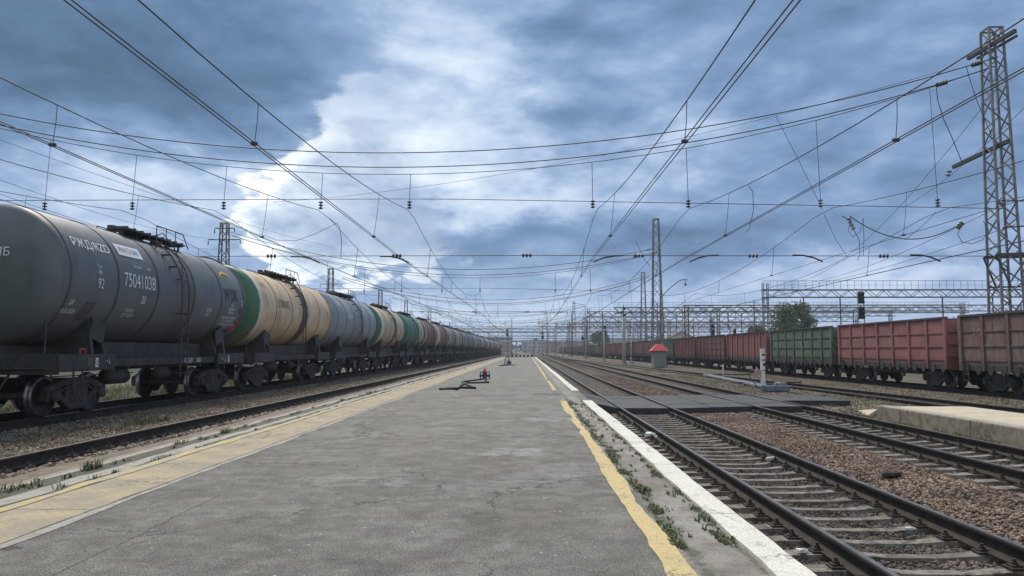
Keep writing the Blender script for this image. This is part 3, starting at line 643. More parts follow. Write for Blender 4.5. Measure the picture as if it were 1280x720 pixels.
# ------------------------------------------------------------------ rolling stock: bogie
def make_bogie(parent, y, detail=True):
    """origin at rail level; wheelsets at y +-.925; bolster mesh carries its pieces"""
    mb = MB(); mb.box(-1.1, 1.1, -.22, .22, .42, .86); mb.lathe([(0, 1.0), (.2, 1.0), (.2, .8)], (0, 0, 0), 'z', 12)
    if not detail:      # far wagons: whole bogie in one shape
        for s_ in (-1, 1):
            mb.prism([(-1.1, .45), (-.75, .45), (-.35, .18), (.35, .18), (.75, .45), (1.1, .45), (1.0, .72), (.4, .82), (-.4, .82), (-1.0, .72)], 'x', s_ * 1.0 - .07, s_ * 1.0 + .07)
            for w in (-.925, .925): mb.lathe([(0, -.06), (.475, -.06), (.475, .06), (0, .06)], (s_ * .797, w, .475), 'x', 16)
        o = mb.build('bogie', m_under, parent); o.location = (0, y, 0); return o
    bo = mb.build('bogie', m_under, parent); bo.location = (0, y, 0)
    for s_ in (-1, 1):
        f = MB(); X = 1.02; w = .16
        def b_(p, q, h): f.bar((X, p[0], p[1]), (X, q[0], q[1]), w, h, up=(0, 0, 1))
        b_((-.45, .80), (.45, .80), .15); b_((-.32, .20), (.32, .20), .13)
        for k in (-1, 1):
            b_((k * .42, .80), (k * .93, .66), .15); b_((k * 1.18, .60), (k * .85, .69), .12)
            b_((k * .36, .76), (k * .36, .22), .13); b_((k * .30, .21), (k * .76, .52), .14); b_((k * .38, .70), (k * .72, .52), .05)
            f.box(X - .1, X + .1, k * .925 - .24, k * .925 - .16, .36, .66); f.box(X - .1, X + .1, k * .925 + .16, k * .925 + .24, .36, .66)
            f.lathe([(0, -.11), (.13, -.11), (.13, .13), (.10, .16), (0, .16)], (X + .02, k * .925, .475), 'x', 14)
        o = f.build('side_frame', m_under, bo, bevel=.012)
        if s_ < 0: o.scale = (-1, 1, 1)
        spm = MB()
        for q in (-.17, 0, .17):
            pr = []
            for i in range(13): pr.append((.075 + (.018 if i % 2 else 0), .27 + i * .034))
            spm.lathe(pr, (s_ * 1.03, q, 0), 'z', 10)
        spm.build('spring', m_under, bo)
        for w in (-.925, .925):
            wm = MB(); wm.lathe([(0, .05), (.10, .05), (.12, .03), (.36, .015), (.40, .05)], (0, 0, 0), 'x', 40)
            wm.lathe([(.40, -.065), (.36, -.03), (.12, -.03), (.09, -.09), (0, -.09)], (0, 0, 0), 'x', 40)
            wm.cur = 1; wm.lathe([(.40, .065), (.47, .065), (.477, .03), (.482, -.03), (.508, -.04), (.508, -.065), (.40, -.065)], (0, 0, 0), 'x', 40)
            wo = wm.build('wheel', [m_wheel, m_tread], bo); wo.location = (s_ * .797, w, .475)
            if s_ < 0: wo.scale = (-1, 1, 1)
    for w in (-.925, .925):
        a_ = MB(); a_.lathe([(.085, -.8), (.08, 0), (.085, .8)], (0, w, .475), 'x', 12); a_.build('axle', m_under, bo)
    return bo

def coupler(parent, y, s_):
    c = MB(); c.box(-.09, .09, min(y, y + s_ * .55), max(y, y + s_ * .55), .93, 1.17); c.box(-.2, .2, min(y + s_ * .45, y + s_ * .62), max(y + s_ * .45, y + s_ * .62), .86, 1.22)
    c.tube([(.4, y - s_ * .1, .98), (.42, y + s_ * .25, .62), (.3, y + s_ * .5, .8)], .028, 6)
    c.tube([(.1, y, 1.1), (1.3, y + s_ * .04, 1.12), (1.45, y + s_ * .04, .95)], .018, 5)
    return c.build('coupler', m_under, parent)

# ------------------------------------------------------------------ tank wagon
TR_, ZC, HL = 1.6, 3.23, 5.3      # tank radius, axis height, half length of the cylindrical shell
def tank_profile():
    pr = []
    for i in range(9):
        a = PI / 2 * i / 8; pr.append((TR_ * math.sin(a), -HL - .42 * math.cos(a) ** .8 if i < 8 else -HL))
    return pr + [(TR_, y) for y in (-3.2, -1.1, 1.1, 3.2)] + [(r_, -h) for r_, h in reversed(pr)]
def tank_material(name, body, dirt, band=None, ends=None, spill=.5, stain=.5, spillc=(.035, .025, .018), bandw=.42):
    m_ = bpy.data.materials.new(name); m_.use_nodes = True; nt = m_.node_tree; nt.nodes.clear(); g = G(nt)
    out = g.n('ShaderNodeOutputMaterial'); b = g.n('ShaderNodeBsdfPrincipled'); g.l(b.outputs[0], out.inputs[0])
    co = g.n('ShaderNodeTexCoord').outputs['Object']; x, y, z = g.sep(co); rnd = g.m('MULTIPLY', g.n('ShaderNodeObjectInfo').outputs['Random'], 40.)
    c_ = g.mix(0., body, body)
    ay = g.m('ABSOLUTE', y)
    if ends: c_ = g.mix(g.ss(ay, HL - .03, HL + .01), c_, ends)
    # stains: patches, vertical runs, oily belt in the middle under the hatch
    pn = g.noise(co, 1.1, 8, .68, .4, w=rnd); c_ = g.mix(g.m('MULTIPLY', g.ss(pn, .45, .66), stain), c_, dirt)
    vs_ = g.vm('MULTIPLY', co, (1., 3.2, .32)); run = g.noise(vs_, 2.2, 7, .65, .1, w=rnd)
    c_ = g.mix(g.m('MULTIPLY', g.ss(run, .50, .70), stain), c_, g.mix(.5, dirt, (.05, .04, .03)))
    wob = g.m('MULTIPLY', g.m('SUBTRACT', g.noise(g.vm('MULTIPLY', co, (1., 1., .5)), 1.5, 5, .6, w=rnd), .5), .45)
    belt = g.ss(g.m('ABSOLUTE', g.m('ADD', g.m('ADD', y, -.78), wob)), .36, .55, 1., 0.)
    c_ = g.mix(g.m('MULTIPLY', belt, spill), c_, spillc)
    if band:
        for (bc, y0, y1) in band:
            c_ = g.mix(g.m('MULTIPLY', g.m('MULTIPLY', g.ss(y, y0 - .01, y0 + .01), g.ss(y, y1 - .01, y1 + .01, 1., 0.)), g.ss(run, .58, .74, .95, .45)), c_, bc)
    chips = g.ss(g.noise(co, 6, 9, .8, .2, w=rnd), .60, .66); c_ = g.mix(g.m('MULTIPLY', chips, stain), c_, g.mix(.5, dirt, (.10, .05, .03)))
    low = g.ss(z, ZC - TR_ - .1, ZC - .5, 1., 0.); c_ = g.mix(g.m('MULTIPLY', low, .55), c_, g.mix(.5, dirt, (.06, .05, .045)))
    fn = g.noise(co, 14, 5, .7, w=rnd); c_ = g.mix(g.m('MULTIPLY', g.ss(fn, .62, .72), stain), c_, g.mix(.4, dirt, (.12, .055, .03)))
    g.l(c_, b.inputs['Base Color']); g.l(g.m('ADD', .38, g.m('MULTIPLY', pn, .3)), b.inputs['Roughness'])
    bp = g.n('ShaderNodeBump'); bp.inputs['Strength'].default_value = .3; bp.inputs['Distance'].default_value = .04
    g.l(g.noise(co, 2.6, 4, .5, w=rnd), bp.inputs['Height']); g.l(bp.outputs[0], b.inputs['Normal'])
    return m_
green = (.02, .14, .085); crm = (.66, .52, .34); wht = (.62, .60, .54)
GB = [(green, -HL - .45, -HL + .10), (wht, -HL + .10, -HL + .55)]
T = dict(
    grey=tank_material('tank_grey', (.125, .139, .152), (.085, .09, .095), spill=.65, stain=.45, spillc=(.09, .075, .07)),
    cream=tank_material('tank_cream', crm, (.46, .27, .14), GB, spill=.97, stain=.7),
    blue=tank_material('tank_bluegrey', (.25, .29, .33), (.17, .19, .21), spill=.45, stain=.35, spillc=(.13, .13, .13)),
    cream2=tank_material('tank_cream_green', (.50, .42, .30), (.36, .24, .15), [(green, -HL - .45, -HL + .5), (wht, -HL + .5, -HL + 1.3), (green, 4.7, HL + .5)], spill=.9, stain=.5, spillc=(.06, .05, .03)),
    green=tank_material('tank_green', (.035, .16, .12), (.05, .08, .06), [(wht, 4.3, 4.6), ((.28, .34, .27), 1.5, 4.3)], spill=.6, stain=.45),
    brown=tank_material('tank_brown', (.19, .11, .075), (.07, .045, .035), [(wht, -HL - .1, -HL + .45), (wht, 4.5, 5.0)], spill=.6, stain=.45),
    brown2=tank_material('tank_redbrown', (.22, .11, .08), (.07, .05, .04), [(wht, -HL - .2, -HL + .6)], spill=.7, stain=.5),
    khaki=tank_material('tank_khaki', (.24, .215, .17), (.09, .075, .06), [(wht, -HL - .1, -HL + .4)], spill=.6, stain=.5),
    dull=tank_material('tank_dullgrey', (.17, .20, .225), (.10, .11, .11), spill=.5, stain=.35),
    sand=tank_material('tank_sand', (.44, .40, .34), (.19, .15, .12), [(wht, -HL - .1, -HL + .6)], spill=.8, stain=.5),
    dgreen=tank_material('tank_oldgreen', (.07, .20, .15), (.05, .08, .06), spill=.4, stain=.4))
m_band = M('strap_steel', (.075, .08, .082), (.05, .05, .05), 5, rough=.6)
m_band_l = M('strap_cream', (.38, .29, .19), (.16, .11, .08), 4, rough=.7)

def make_tanker(detail=2):
    t = empty('tank_wagon')
    b = MB(); b.lathe(tank_profile(), (0, 0, ZC), 'y', 72); tb = b.build('tank_body', T['grey'], t)
    # sill and end platforms
    s_ = MB(); s_.box(-.28, .28, -5.45, 5.45, .98, 1.32); s_.box(-.95, .95, -3.1, 3.1, 1.321, 1.74); s_.box(-1.46, -1.36, -3.1, 3.1, 1.12, 1.32); s_.box(1.36, 1.46, -3.1, 3.1, 1.12, 1.32)
    for y in (-2.2, -.8, .8, 2.2): s_.box(-1.4, 1.4, y - .06, y + .06, 1.02, 1.2)
    s_.build('centre_sill', m_under, t)
    for k in (-1, 1):
        e = MB(); y0, y1 = sorted((k * 3.15, k * 5.42)); e.box(-1.5, 1.5, y0, y1, 1.34, 1.42)
        for sx in (-1, 1): e.box(sx * 1.52 - .04, sx * 1.52 + .04, y0, y1, 1.06, 1.43)
        e.box(-1.5, 1.5, min(k * 5.3, k * 5.44), max(k * 5.3, k * 5.44), .98, 1.44); e.build('end_platform', m_black, t)
        if detail:
            sd_ = MB()
            sd_.prism([(-1.45, 1.43), (1.45, 1.43), (1.30, 2.33), (.85, 1.95), (.4, 1.72), (-.4, 1.72), (-.85, 1.95), (-1.30, 2.33)], 'y', k * 3.95 - .06, k * 3.95 + .06)
            sd_.prism([(-1.40, 1.43), (1.40, 1.43), (1.22, 2.2), (.85, 1.95), (.4, 1.72), (-.4, 1.72), (-.85, 1.95), (-1.22, 2.2)], 'y', k * 3.35 - .04, k * 3.35 + .04)
            for sx in (-1, 1): sd_.bar((sx * 1.36, k * 3.35, 1.9), (sx * 1.36, k * 3.95, 2.1), .04, .5)
            sd_.build('saddle', m_black, t)
            coupler(t, k * 5.44, k)
    make_bogie(t, -3.9, detail > 1); make_bogie(t, 3.9, detail > 1)
    # top catwalk with rails, hatch and side ladder
    zt = ZC + TR_
    c = MB(); c.box(-.75, -.2, -1.4, 2.2, zt + .06, zt + .10); c.box(.2, .75, -1.4, 2.2, zt + .06, zt + .10)
    for y in (-1.3, -.5, .4, 1.3, 2.1): c.box(-.72, .72, y - .025, y + .025, zt + .02, zt + .06); c.box(.55, .6, y - .025, y + .025, zt - .2, zt + .04); c.box(-.6, -.55, y - .025, y + .025, zt - .2, zt + .04)
    for i in range(9):
        y = -1.35 + i * .42; c.box(.2, .75, y, y + .06, zt + .10, zt + .15)
    c.build('catwalk', m_dkmetal, t)
    h = MB(); h.lathe([(.31, -.1), (.31, .18), (.36, .18), (.36, .24), (.12, .30), (0, .30)], (0, .3, zt), 'z', 20)
    h.box(-.05, .05, -.2, .8, zt + .28, zt + .33); h.build('hatch', m_dkmetal, t)
    for y_, r__, h__ in ((-.8, .12, .26), (1.6, .1, .22)):
        h = MB(); h.lathe([(r__, -.1), (r__, h__), (0, h__)], (.0, y_, zt), 'z', 12); h.build('valve', m_dkmetal, t)
    l = MB(); xo = 1.72
    def hug(z):    # ladder follows the tank, then drops straight down
        dz_ = z - ZC
        return math.sqrt(max(0, (TR_ + .14) ** 2 - dz_ * dz_)) if dz_ > 0 else TR_ + .14
    zz_ = [zt + .16, zt + .05, zt - .2, zt - .5, zt - .9, ZC + .3, ZC, 2.2, .75]
    for y in (.02, .46): l.tube([(hug(z) if z < zt + .1 else .72, y, z) for z in zz_], .022, 6)
    z = .85
    while z < zt: l.tube([(hug(z), .02, z), (hug(z), .46, z)], .014, 5); z += .3
    for z in (1.6, 2.6, 3.6): l.bar((TR_ - .1, .02, z), (hug(z), .02, z), .03); l.bar((TR_ - .1, .46, z), (hug(z), .46, z), .03)
    l.build('ladder', m_dkmetal, t)
    if detail:
        pts = [(.9, .0, zt - .3), (.9, .0, zt + .38), (.9, 1.7, zt + .38), (.9, 2.1, zt - .05)]
        r_ = MB(); r_.tube(pts, .018, 5)
        for y in (.6, 1.2): r_.tube([(.9, y, zt - .1), (.9, y, zt + .38)], .014, 5)
        r_.build('handrail', m_dkmetal, t)
        r_ = MB(); r_.tube([(-.9,) + p[1:] for p in pts], .018, 5); r_.build('handrail', m_dkmetal, t)
        r_ = MB(); r_.tube([(.95, -.12, zt + .05), (1.15, -.12, zt + .15), (1.5, -.12, zt - .3), (1.76, -.12, ZC + .75), (1.78, -.12, ZC + .4)], .018, 5); r_.build('grab_rail', m_dkmetal, t)
        for k, yy in enumerate((-.22, .7)):      # small step brackets down the shoulder
            for z in (zt - .25, zt - .55, zt - .9):
                r_ = MB(); hx_ = math.sqrt((TR_ + .1) ** 2 - (z - ZC) ** 2); r_.box(hx_ - .25, hx_ + .08, yy - .04, yy + .04, z, z + .05)
                if k == 0: r_.build('step', m_dkmetal, t)
    if detail > 1:
        for y in (-5.2, -3.2, -1.15, 1.15, 3.2, 5.2):
            w = .035 if abs(y) != 1.15 else .045
            q = MB(); q.lathe([(TR_ + .001, -w), (TR_ + .014, -w), (TR_ + .014, w), (TR_ + .001, w)], (0, y, ZC), 'y', 72); q.build('strap', m_band, t)
        q = MB(); q.lathe([(0, -1.), (.2, -.97), (.2, -.1), (0, -.08)], (1.0, -1.6, .84), 'y', 16); q.build('air_tank', m_under, t)
        q = MB(); q.lathe([(0, -.3), (.17, -.28), (.17, .2), (.05, .22), (.05, .5), (0, .5)], (1.1, .2, .86), 'y', 14); q.bar((1.1, .6, .86), (.9, 2.2, .8), .03); q.bar((-1.1, -2.4, .8), (-.9, 2.4, .8), .03); q.build('brake_cylinder', m_under, t)
        for sx in (-1, 1):
            q = MB(); q.tube([(sx * 1.2, -5.38, 1.43), (sx * 1.2, -5.38, 2.25), (sx * .7, -5.38, 2.35)], .018, 5); q.build('grab_rail', m_dkmetal, t)
        for y, s_ in ((-4.9, 1), (4.9, -1)):
            q = MB(); q.bar((1.58, y, .55), (1.58, y, 1.1), .03); q.bar((1.58, y + s_ * .35, .55), (1.58, y + s_ * .35, 1.1), .03); q.bar((1.58, y, .58), (1.58, y + s_ * .35, .58), .12, .02)
            q.build('step', m_dkmetal, t)
    return t
tagp = 'tank wagons in the train left of the platform'
order = ['dgreen', 'grey', 'cream', 'blue', 'cream2', 'green', 'brown', 'brown2', 'khaki', 'khaki', 'dull', 'dull', 'blue', 'dull', 'sand', 'dull', 'sand', 'brown', 'sand', 'dull', 'brown2', 'sand', 'khaki', 'brown', 'dull', 'brown2']
desc = dict(dgreen='dull green', grey='dark grey', cream='rust-stained cream', blue='pale blue-grey', cream2='cream and green banded', green='green', brown='brown white-ringed', brown2='red-brown white-ringed', khaki='khaki white-ringed', dull='dull grey', sand='sandy white-ringed')
proto = {2: make_tanker(2), 1: make_tanker(1), 0: make_tanker(0)}; used = set(); tankers = []
PITCH_T, Y1C = 12.02, 21.9
for i, c in enumerate(order):
    lv = 2 if i < 8 else 1 if i < 15 else 0
    t = proto[lv] if lv not in used else copy_tree(proto[lv])
    used.add(lv); t.location = (AX['D'], Y1C + PITCH_T * (i - 1) - (.85 if i == 0 else 0), RZ['D'])
    for ch in t.children:
        if ch.name.startswith('tank_body'): setmat(ch, T[c])
        if ch.name.startswith('strap') and c.startswith('cream'): setmat(ch, m_band_l)
    lab = {0: 'dull green tank wagon cut off by the left edge of the view', 1: 'dark grey tank wagon lettered in white, nearest whole one beside the platform', 2: 'cream tank wagon with brown oil spill down its middle, behind the grey one'}.get(i) or f'{desc[c]} tank wagon, {ordinal(i)} in line behind the wagon at the left edge'
    tag(t, lab, 'tank wagon', tagp); tankers.append(t)

# lettering wrapped on the tank shell
def tank_text(parent, txt, y, z, size, mat, sx=.8, slant=0., name='lettering'):
    cu = bpy.data.curves.new('t', 'FONT'); cu.body = txt; cu.size = size; cu.align_x = 'CENTER'; cu.align_y = 'CENTER'
    ob = bpy.data.objects.new('t', cu); C.objects.link(ob); dg = bpy.context.evaluated_depsgraph_get(); me = bpy.data.meshes.new_from_object(ob.evaluated_get(dg))
    bpy.data.objects.remove(ob); th0 = math.asin(max(-1, min(1, (z - ZC) / TR_)))
    bm = bmesh.new(); bm.from_mesh(me)
    for v in bm.verts:
        th = th0 + v.co.y / TR_; yy = y + v.co.x * sx; rr = TR_ + .016
        v.co = Vector((rr * math.cos(th), yy, ZC + rr * math.sin(th)))
    bm.to_mesh(me); bm.free(); me.name = name
    me.materials.clear(); me.materials.append(mat); o = bpy.data.objects.new(name, me); C.objects.link(o); o.parent = parent
    return o
def tank_patch(parent, y0, y1, z, h, mat, name, off=.012, skew=0.):
    th0 = math.asin((z - ZC) / TR_); mb = MB(); vs = []; n = 8
    for i in range(n + 1):
        th = th0 + (i / n - .5) * h / TR_; sk = skew * (i / n - .5)
        for y in (y0, y1): vs.append(((TR_ + off) * math.cos(th), y + sk, ZC + (TR_ + off) * math.sin(th)))
    mb.add(vs, [(2 * i, 2 * i + 1, 2 * i + 3, 2 * i + 2) for i in range(n)]); return mb.build(name, mat, parent)
gt = [c for c in tankers[1].children if c.name.startswith('tank_body')][0]
W_ = m_letter
tank_text(gt, 'РЖД/RZD', -4.15, 4.02, .34, W_, 1.0); tank_text(gt, '75041038', -2.15, 3.32, .52, W_, .78); tank_text(gt, '92', -4.0, 3.12, .34, W_); tank_text(gt, '20', -1.9, 2.86, .3, W_)
tank_text(gt, 'Тип\n908', -4.05, 3.46, .14, W_); tank_text(gt, '15.03.2024', -5.9 + .95, 2.42, .16, W_); tank_text(gt, 'ДР', -4.95, 2.62, .16, W_)
tank_text(gt, 'Вес тары', -2.2, 3.72, .11, W_); tank_text(gt, '26,7 т', -1.6, 3.72, .11, W_); tank_text(gt, 'ТАРА 26.7\nДЛ 12,02 М', -2.4, 2.5, .13, W_)
m_stick = M('sticker_white', (.68, .70, .70), rough=.5); m_blue_l = M('sticker_blue', (.05, .10, .30), rough=.5); m_red_l = M('sticker_red', (.55, .06, .04), rough=.5); m_yel = M('logo_yellow', (.62, .45, .05), rough=.5)
tank_patch(gt, -2.95, -1.72, 4.12, .36, m_stick, 'sticker'); tank_text(gt, 'ИНН', -2.65, 4.12, .24, m_blue_l, .7, name='sticker_text'); tank_text(gt, 'О', -2.34, 4.12, .28, m_red_l, .8, name='sticker_text'); tank_text(gt, 'КАН', -2.03, 4.12, .24, m_blue_l, .7, name='sticker_text')
tank_text(gt, 'wpt', 4.0, 3.5, .85, m_letter_dk, .9)
def arc_logo():
    mb = MB(); vs = []; n = 20; yc, zc_ = 3.95, 3.98
    for i in range(n + 1):
        a = PI * (.0 + i / n * .95); w = .13 * math.sin(PI * i / n) + .02
        for rr in (.42 - w / 2, .42 + w / 2):
            y = yc - rr * 1.1 * math.cos(a); th = math.asin((zc_ - ZC) / TR_) + rr * .62 * math.sin(a) / TR_
            vs.append(((TR_ + .014) * math.cos(th), y, ZC + (TR_ + .014) * math.sin(th)))
    mb.add(vs, [(2 * i, 2 * i + 1, 2 * i + 3, 2 * i + 2) for i in range(n)]); mb.build('logo', m_yel, gt)
arc_logo()
tank_text(gt, '5-06\nСЫРАЯ\nНЕФТЬ', 4.1, 2.95, .13, W_, 1.); tank_text(gt, 'СРОЧНЫЙ ВОЗВРАТ\nСТ. ПРИПИСКИ\nНОВО-ЯРОСЛАВСКАЯ\nСЕВ Ж.Д.', 4.1, 2.48, .12, W_, 1.)
tank_text(gt, '73,3 М\nР 60 Т', 2.3, 2.75, .15, W_); tank_text(gt, '1075\n1267', 5.0, 3.2, .13, W_)
for yy in (4.95,): tank_patch(gt, yy - .1, yy + .12, 2.92, .22, m_letter_dk, 'label_plate'); tank_patch(gt, yy - .12, yy + .2, 2.68, .06, m_letter_dk, 'label_plate')
tank_patch(gt, -4.45, -4.05, 2.45, .5, M('plate_grey', (.07, .075, .075), rough=.6), 'label_plate', skew=.15)
tank_patch(gt, 3.6, 4.5, 2.2, .38, M('plate_dark', (.05, .055, .055), rough=.6), 'label_plate')
tank_patch(gt, 4.7, 4.98, 2.35, .5, M('danger_red', (.42, .05, .05), (.3, .04, .04), 6, rough=.6), 'danger_plate', .02, .45); tank_text(gt, 'ОГНЕ\nОПАСНО', 4.8, 2.35, .13, W_, .7, name='danger_text')
# lettering on the near end bowl and on the platform beams
def flat_text(parent, txt, loc, size, mat, rot, name='lettering', sx=1.):
    cu = bpy.data.curves.new('t', 'FONT'); cu.body = txt; cu.size = size; cu.align_x = 'CENTER'; cu.align_y = 'CENTER'
    ob = bpy.data.objects.new('t', cu); C.objects.link(ob); dg = bpy.context.evaluated_depsgraph_get(); me = bpy.data.meshes.new_from_object(ob.evaluated_get(dg)); bpy.data.objects.remove(ob)
    me.name = name; me.materials.clear(); me.materials.append(mat); o = bpy.data.objects.new(name, me); C.objects.link(o); o.parent = parent; o.location = loc; o.rotation_euler = rot; o.scale = (sx, 1, 1); return o
def bowl_text(parent, txt, x, z, size, mat):
    o = flat_text(parent, txt, (0, 0, 0), size, mat, (0, 0, 0)); me = o.data
    for v in me.vertices:
        xx, zz = x + v.co.x, z + v.co.y; rr = min(.999, math.hypot(xx, zz - ZC) / TR_); v.co = Vector((xx, -HL - .42 * (1 - rr * rr) ** .4 - .02, zz))
    return o
bowl_text(gt, 'ФИЛИАЛ', -.12, 3.92, .15, W_); bowl_text(gt, 'СВ-СИБ', .02, 3.68, .27, W_)
ep = [c for c in tankers[1].children if c.name.startswith('end_platform')]
for e_ in ep:
    k = 1 if sum(v.co.y for v in e_.data.vertices) > 0 else -1; ee = e_
    for dy, w, col_ in ((-.25, .2, m_sleeper), (.05, .12, m_white)):
        q = MB(); q.box(1.561, 1.566, k * 4.0 + dy - w / 2, k * 4.0 + dy + w / 2, 1.12, 1.34); q.build('label_plate', col_, ee)
    flat_text(ee, '2', (1.569, k * 4.0 + .05, 1.23), .18, m_letter_dk, (R(90), 0, R(90))); flat_text(ee, '• L', (1.565, -3.45 if k < 0 else 3.5, 1.25), .16, W_, (R(90), 0, R(90)))
q = MB(); q.tube([(1.5, -4.55, 1.44), (1.5, -4.55, 1.55), (1.5, -4.35, 1.55), (1.5, -4.35, 1.44)], .025, 6); q.build('tow_loop', M('loop_red', (.28, .06, .04), rough=.6), tankers[1])
cs = [c for c in tankers[1].children if c.name.startswith('centre_sill')][0]
for y, w in ((.9, .55), (1.75, .28)):
    q = MB(); q.box(1.461, 1.466, y, y + w, 1.15, 1.29); q.build('label_plate', M('plate_pale', (.3, .3, .29), rough=.6), cs)
flat_text(cs, '50507', (1.47, 1.18, 1.22), .13, m_letter_dk, (R(90), 0, R(90)))
# cream wagon number
ct = [c for c in tankers[2].children if c.name.startswith('tank_body')][0]
m_rl = M('lettering_faded', (.20, .12, .07), rough=.8)
tank_text(ct, '57303427', -2.3, 3.45, .46, m_rl, .8); tank_text(ct, 'РЖД', -4.2, 4.1, .3, m_rl); tank_text(ct, '72', 4.6, 3.3, .4, m_rl, 1.)
bt = [c for c in tankers[3].children if c.name.startswith('tank_body')][0]
tank_text(bt, '50681394', -2.3, 3.45, .42, W_, .8); tank_text(bt, 'РЖД', -4.2, 4.1, .3, W_)
# end ladder of the green wagon standing at the left edge of the view
q = MB(); q.tube([(1.45, 5.3, 1.4), (1.5, 5.35, 2.2), (1.0, 5.4, 3.0)], .03, 6); q.bar((1.55, 5.36, .45), (1.55, 5.36, 2.0), .05); q.bar((1.4, 5.36, .46), (1.7, 5.36, .46), .3, .03)
q.build('end_rail', M('rail_green', (.05, .16, .10), rough=.5), tankers[0])
for ch in tankers[0].children:
    if ch.name.startswith('end_platform'): setmat(ch, M('platform_green', (.035, .10, .055), (.03, .05, .04), rough=.6))

# ------------------------------------------------------------------ open freight wagon (gondola)
GW, GL, G0, G1 = 1.56, 6.4, 1.22, 3.52
def gon_mat(name, body, dirt, dark, amt=.6):
    m_ = bpy.data.materials.new(name); m_.use_nodes = True; nt = m_.node_tree; nt.nodes.clear(); g = G(nt)
    out = g.n('ShaderNodeOutputMaterial'); b = g.n('ShaderNodeBsdfPrincipled'); g.l(b.outputs[0], out.inputs[0])
    co = g.n('ShaderNodeTexCoord').outputs['Object']; x, y, z = g.sep(co); rnd = g.m('MULTIPLY', g.n('ShaderNodeObjectInfo').outputs['Random'], 40.)
    c_ = g.mix(g.ss(g.noise(co, .9, 7, .65, .3, w=rnd), .35, .65), body, tuple(c * .75 for c in body))
    c_ = g.mix(g.m('MULTIPLY', g.ss(g.noise(g.vm('MULTIPLY', co, (1., 2.2, .8)), 1.3, 10, .78, .4, w=rnd), .46, .60), amt), c_, dirt)
    c_ = g.mix(g.m('MULTIPLY', g.ss(g.noise(g.vm('MULTIPLY', co, (1., 6., .5)), 2., 6, .7, .1, w=rnd), .54, .7), amt), c_, dark)
    rs = g.ss(g.noise(co, 5.5, 9, .8, .3, w=rnd), .56, .64); c_ = g.mix(g.m('MULTIPLY', rs, amt), c_, (.10, .055, .04)); ps_ = g.ss(g.noise(co, 2.6, 9, .8, .6, w=g.m('ADD', rnd, 7.)), .58, .66); c_ = g.mix(g.m('MULTIPLY', ps_, .35), c_, (.36, .29, .26))
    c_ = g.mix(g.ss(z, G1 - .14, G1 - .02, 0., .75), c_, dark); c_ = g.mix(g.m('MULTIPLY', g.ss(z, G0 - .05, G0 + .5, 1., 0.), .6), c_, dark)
    g.l(c_, b.inputs['Base Color']); b.inputs['Roughness'].default_value = .8
    bp = g.n('ShaderNodeBump'); bp.inputs['Strength'].default_value = .35; bp.inputs['Distance'].default_value = .03
    g.l(g.noise(co, 3.5, 5, .6, w=rnd), bp.inputs['Height']); g.l(bp.outputs[0], b.inputs['Normal'])
    return m_
dk = (.045, .035, .032)
GM = dict(brown=gon_mat('gondola_brown', (.20, .105, .09), (.20, .175, .15), dk, .95), pink=gon_mat('gondola_pinkred', (.33, .135, .125), (.22, .12, .11), dk, .45), green=gon_mat('gondola_green', (.085, .13, .08), (.17, .19, .14), dk, .85),
          red=gon_mat('gondola_red', (.30, .11, .105), (.20, .10, .09), dk, .4), maroon=gon_mat('gondola_maroon', (.19, .075, .07), (.13, .08, .07), dk, .5), teal=gon_mat('gondola_teal', (.06, .17, .14), (.07, .10, .09), dk, .5), lgreen=gon_mat('gondola_lightgreen', (.14, .26, .17), (.10, .14, .10), dk, .4))
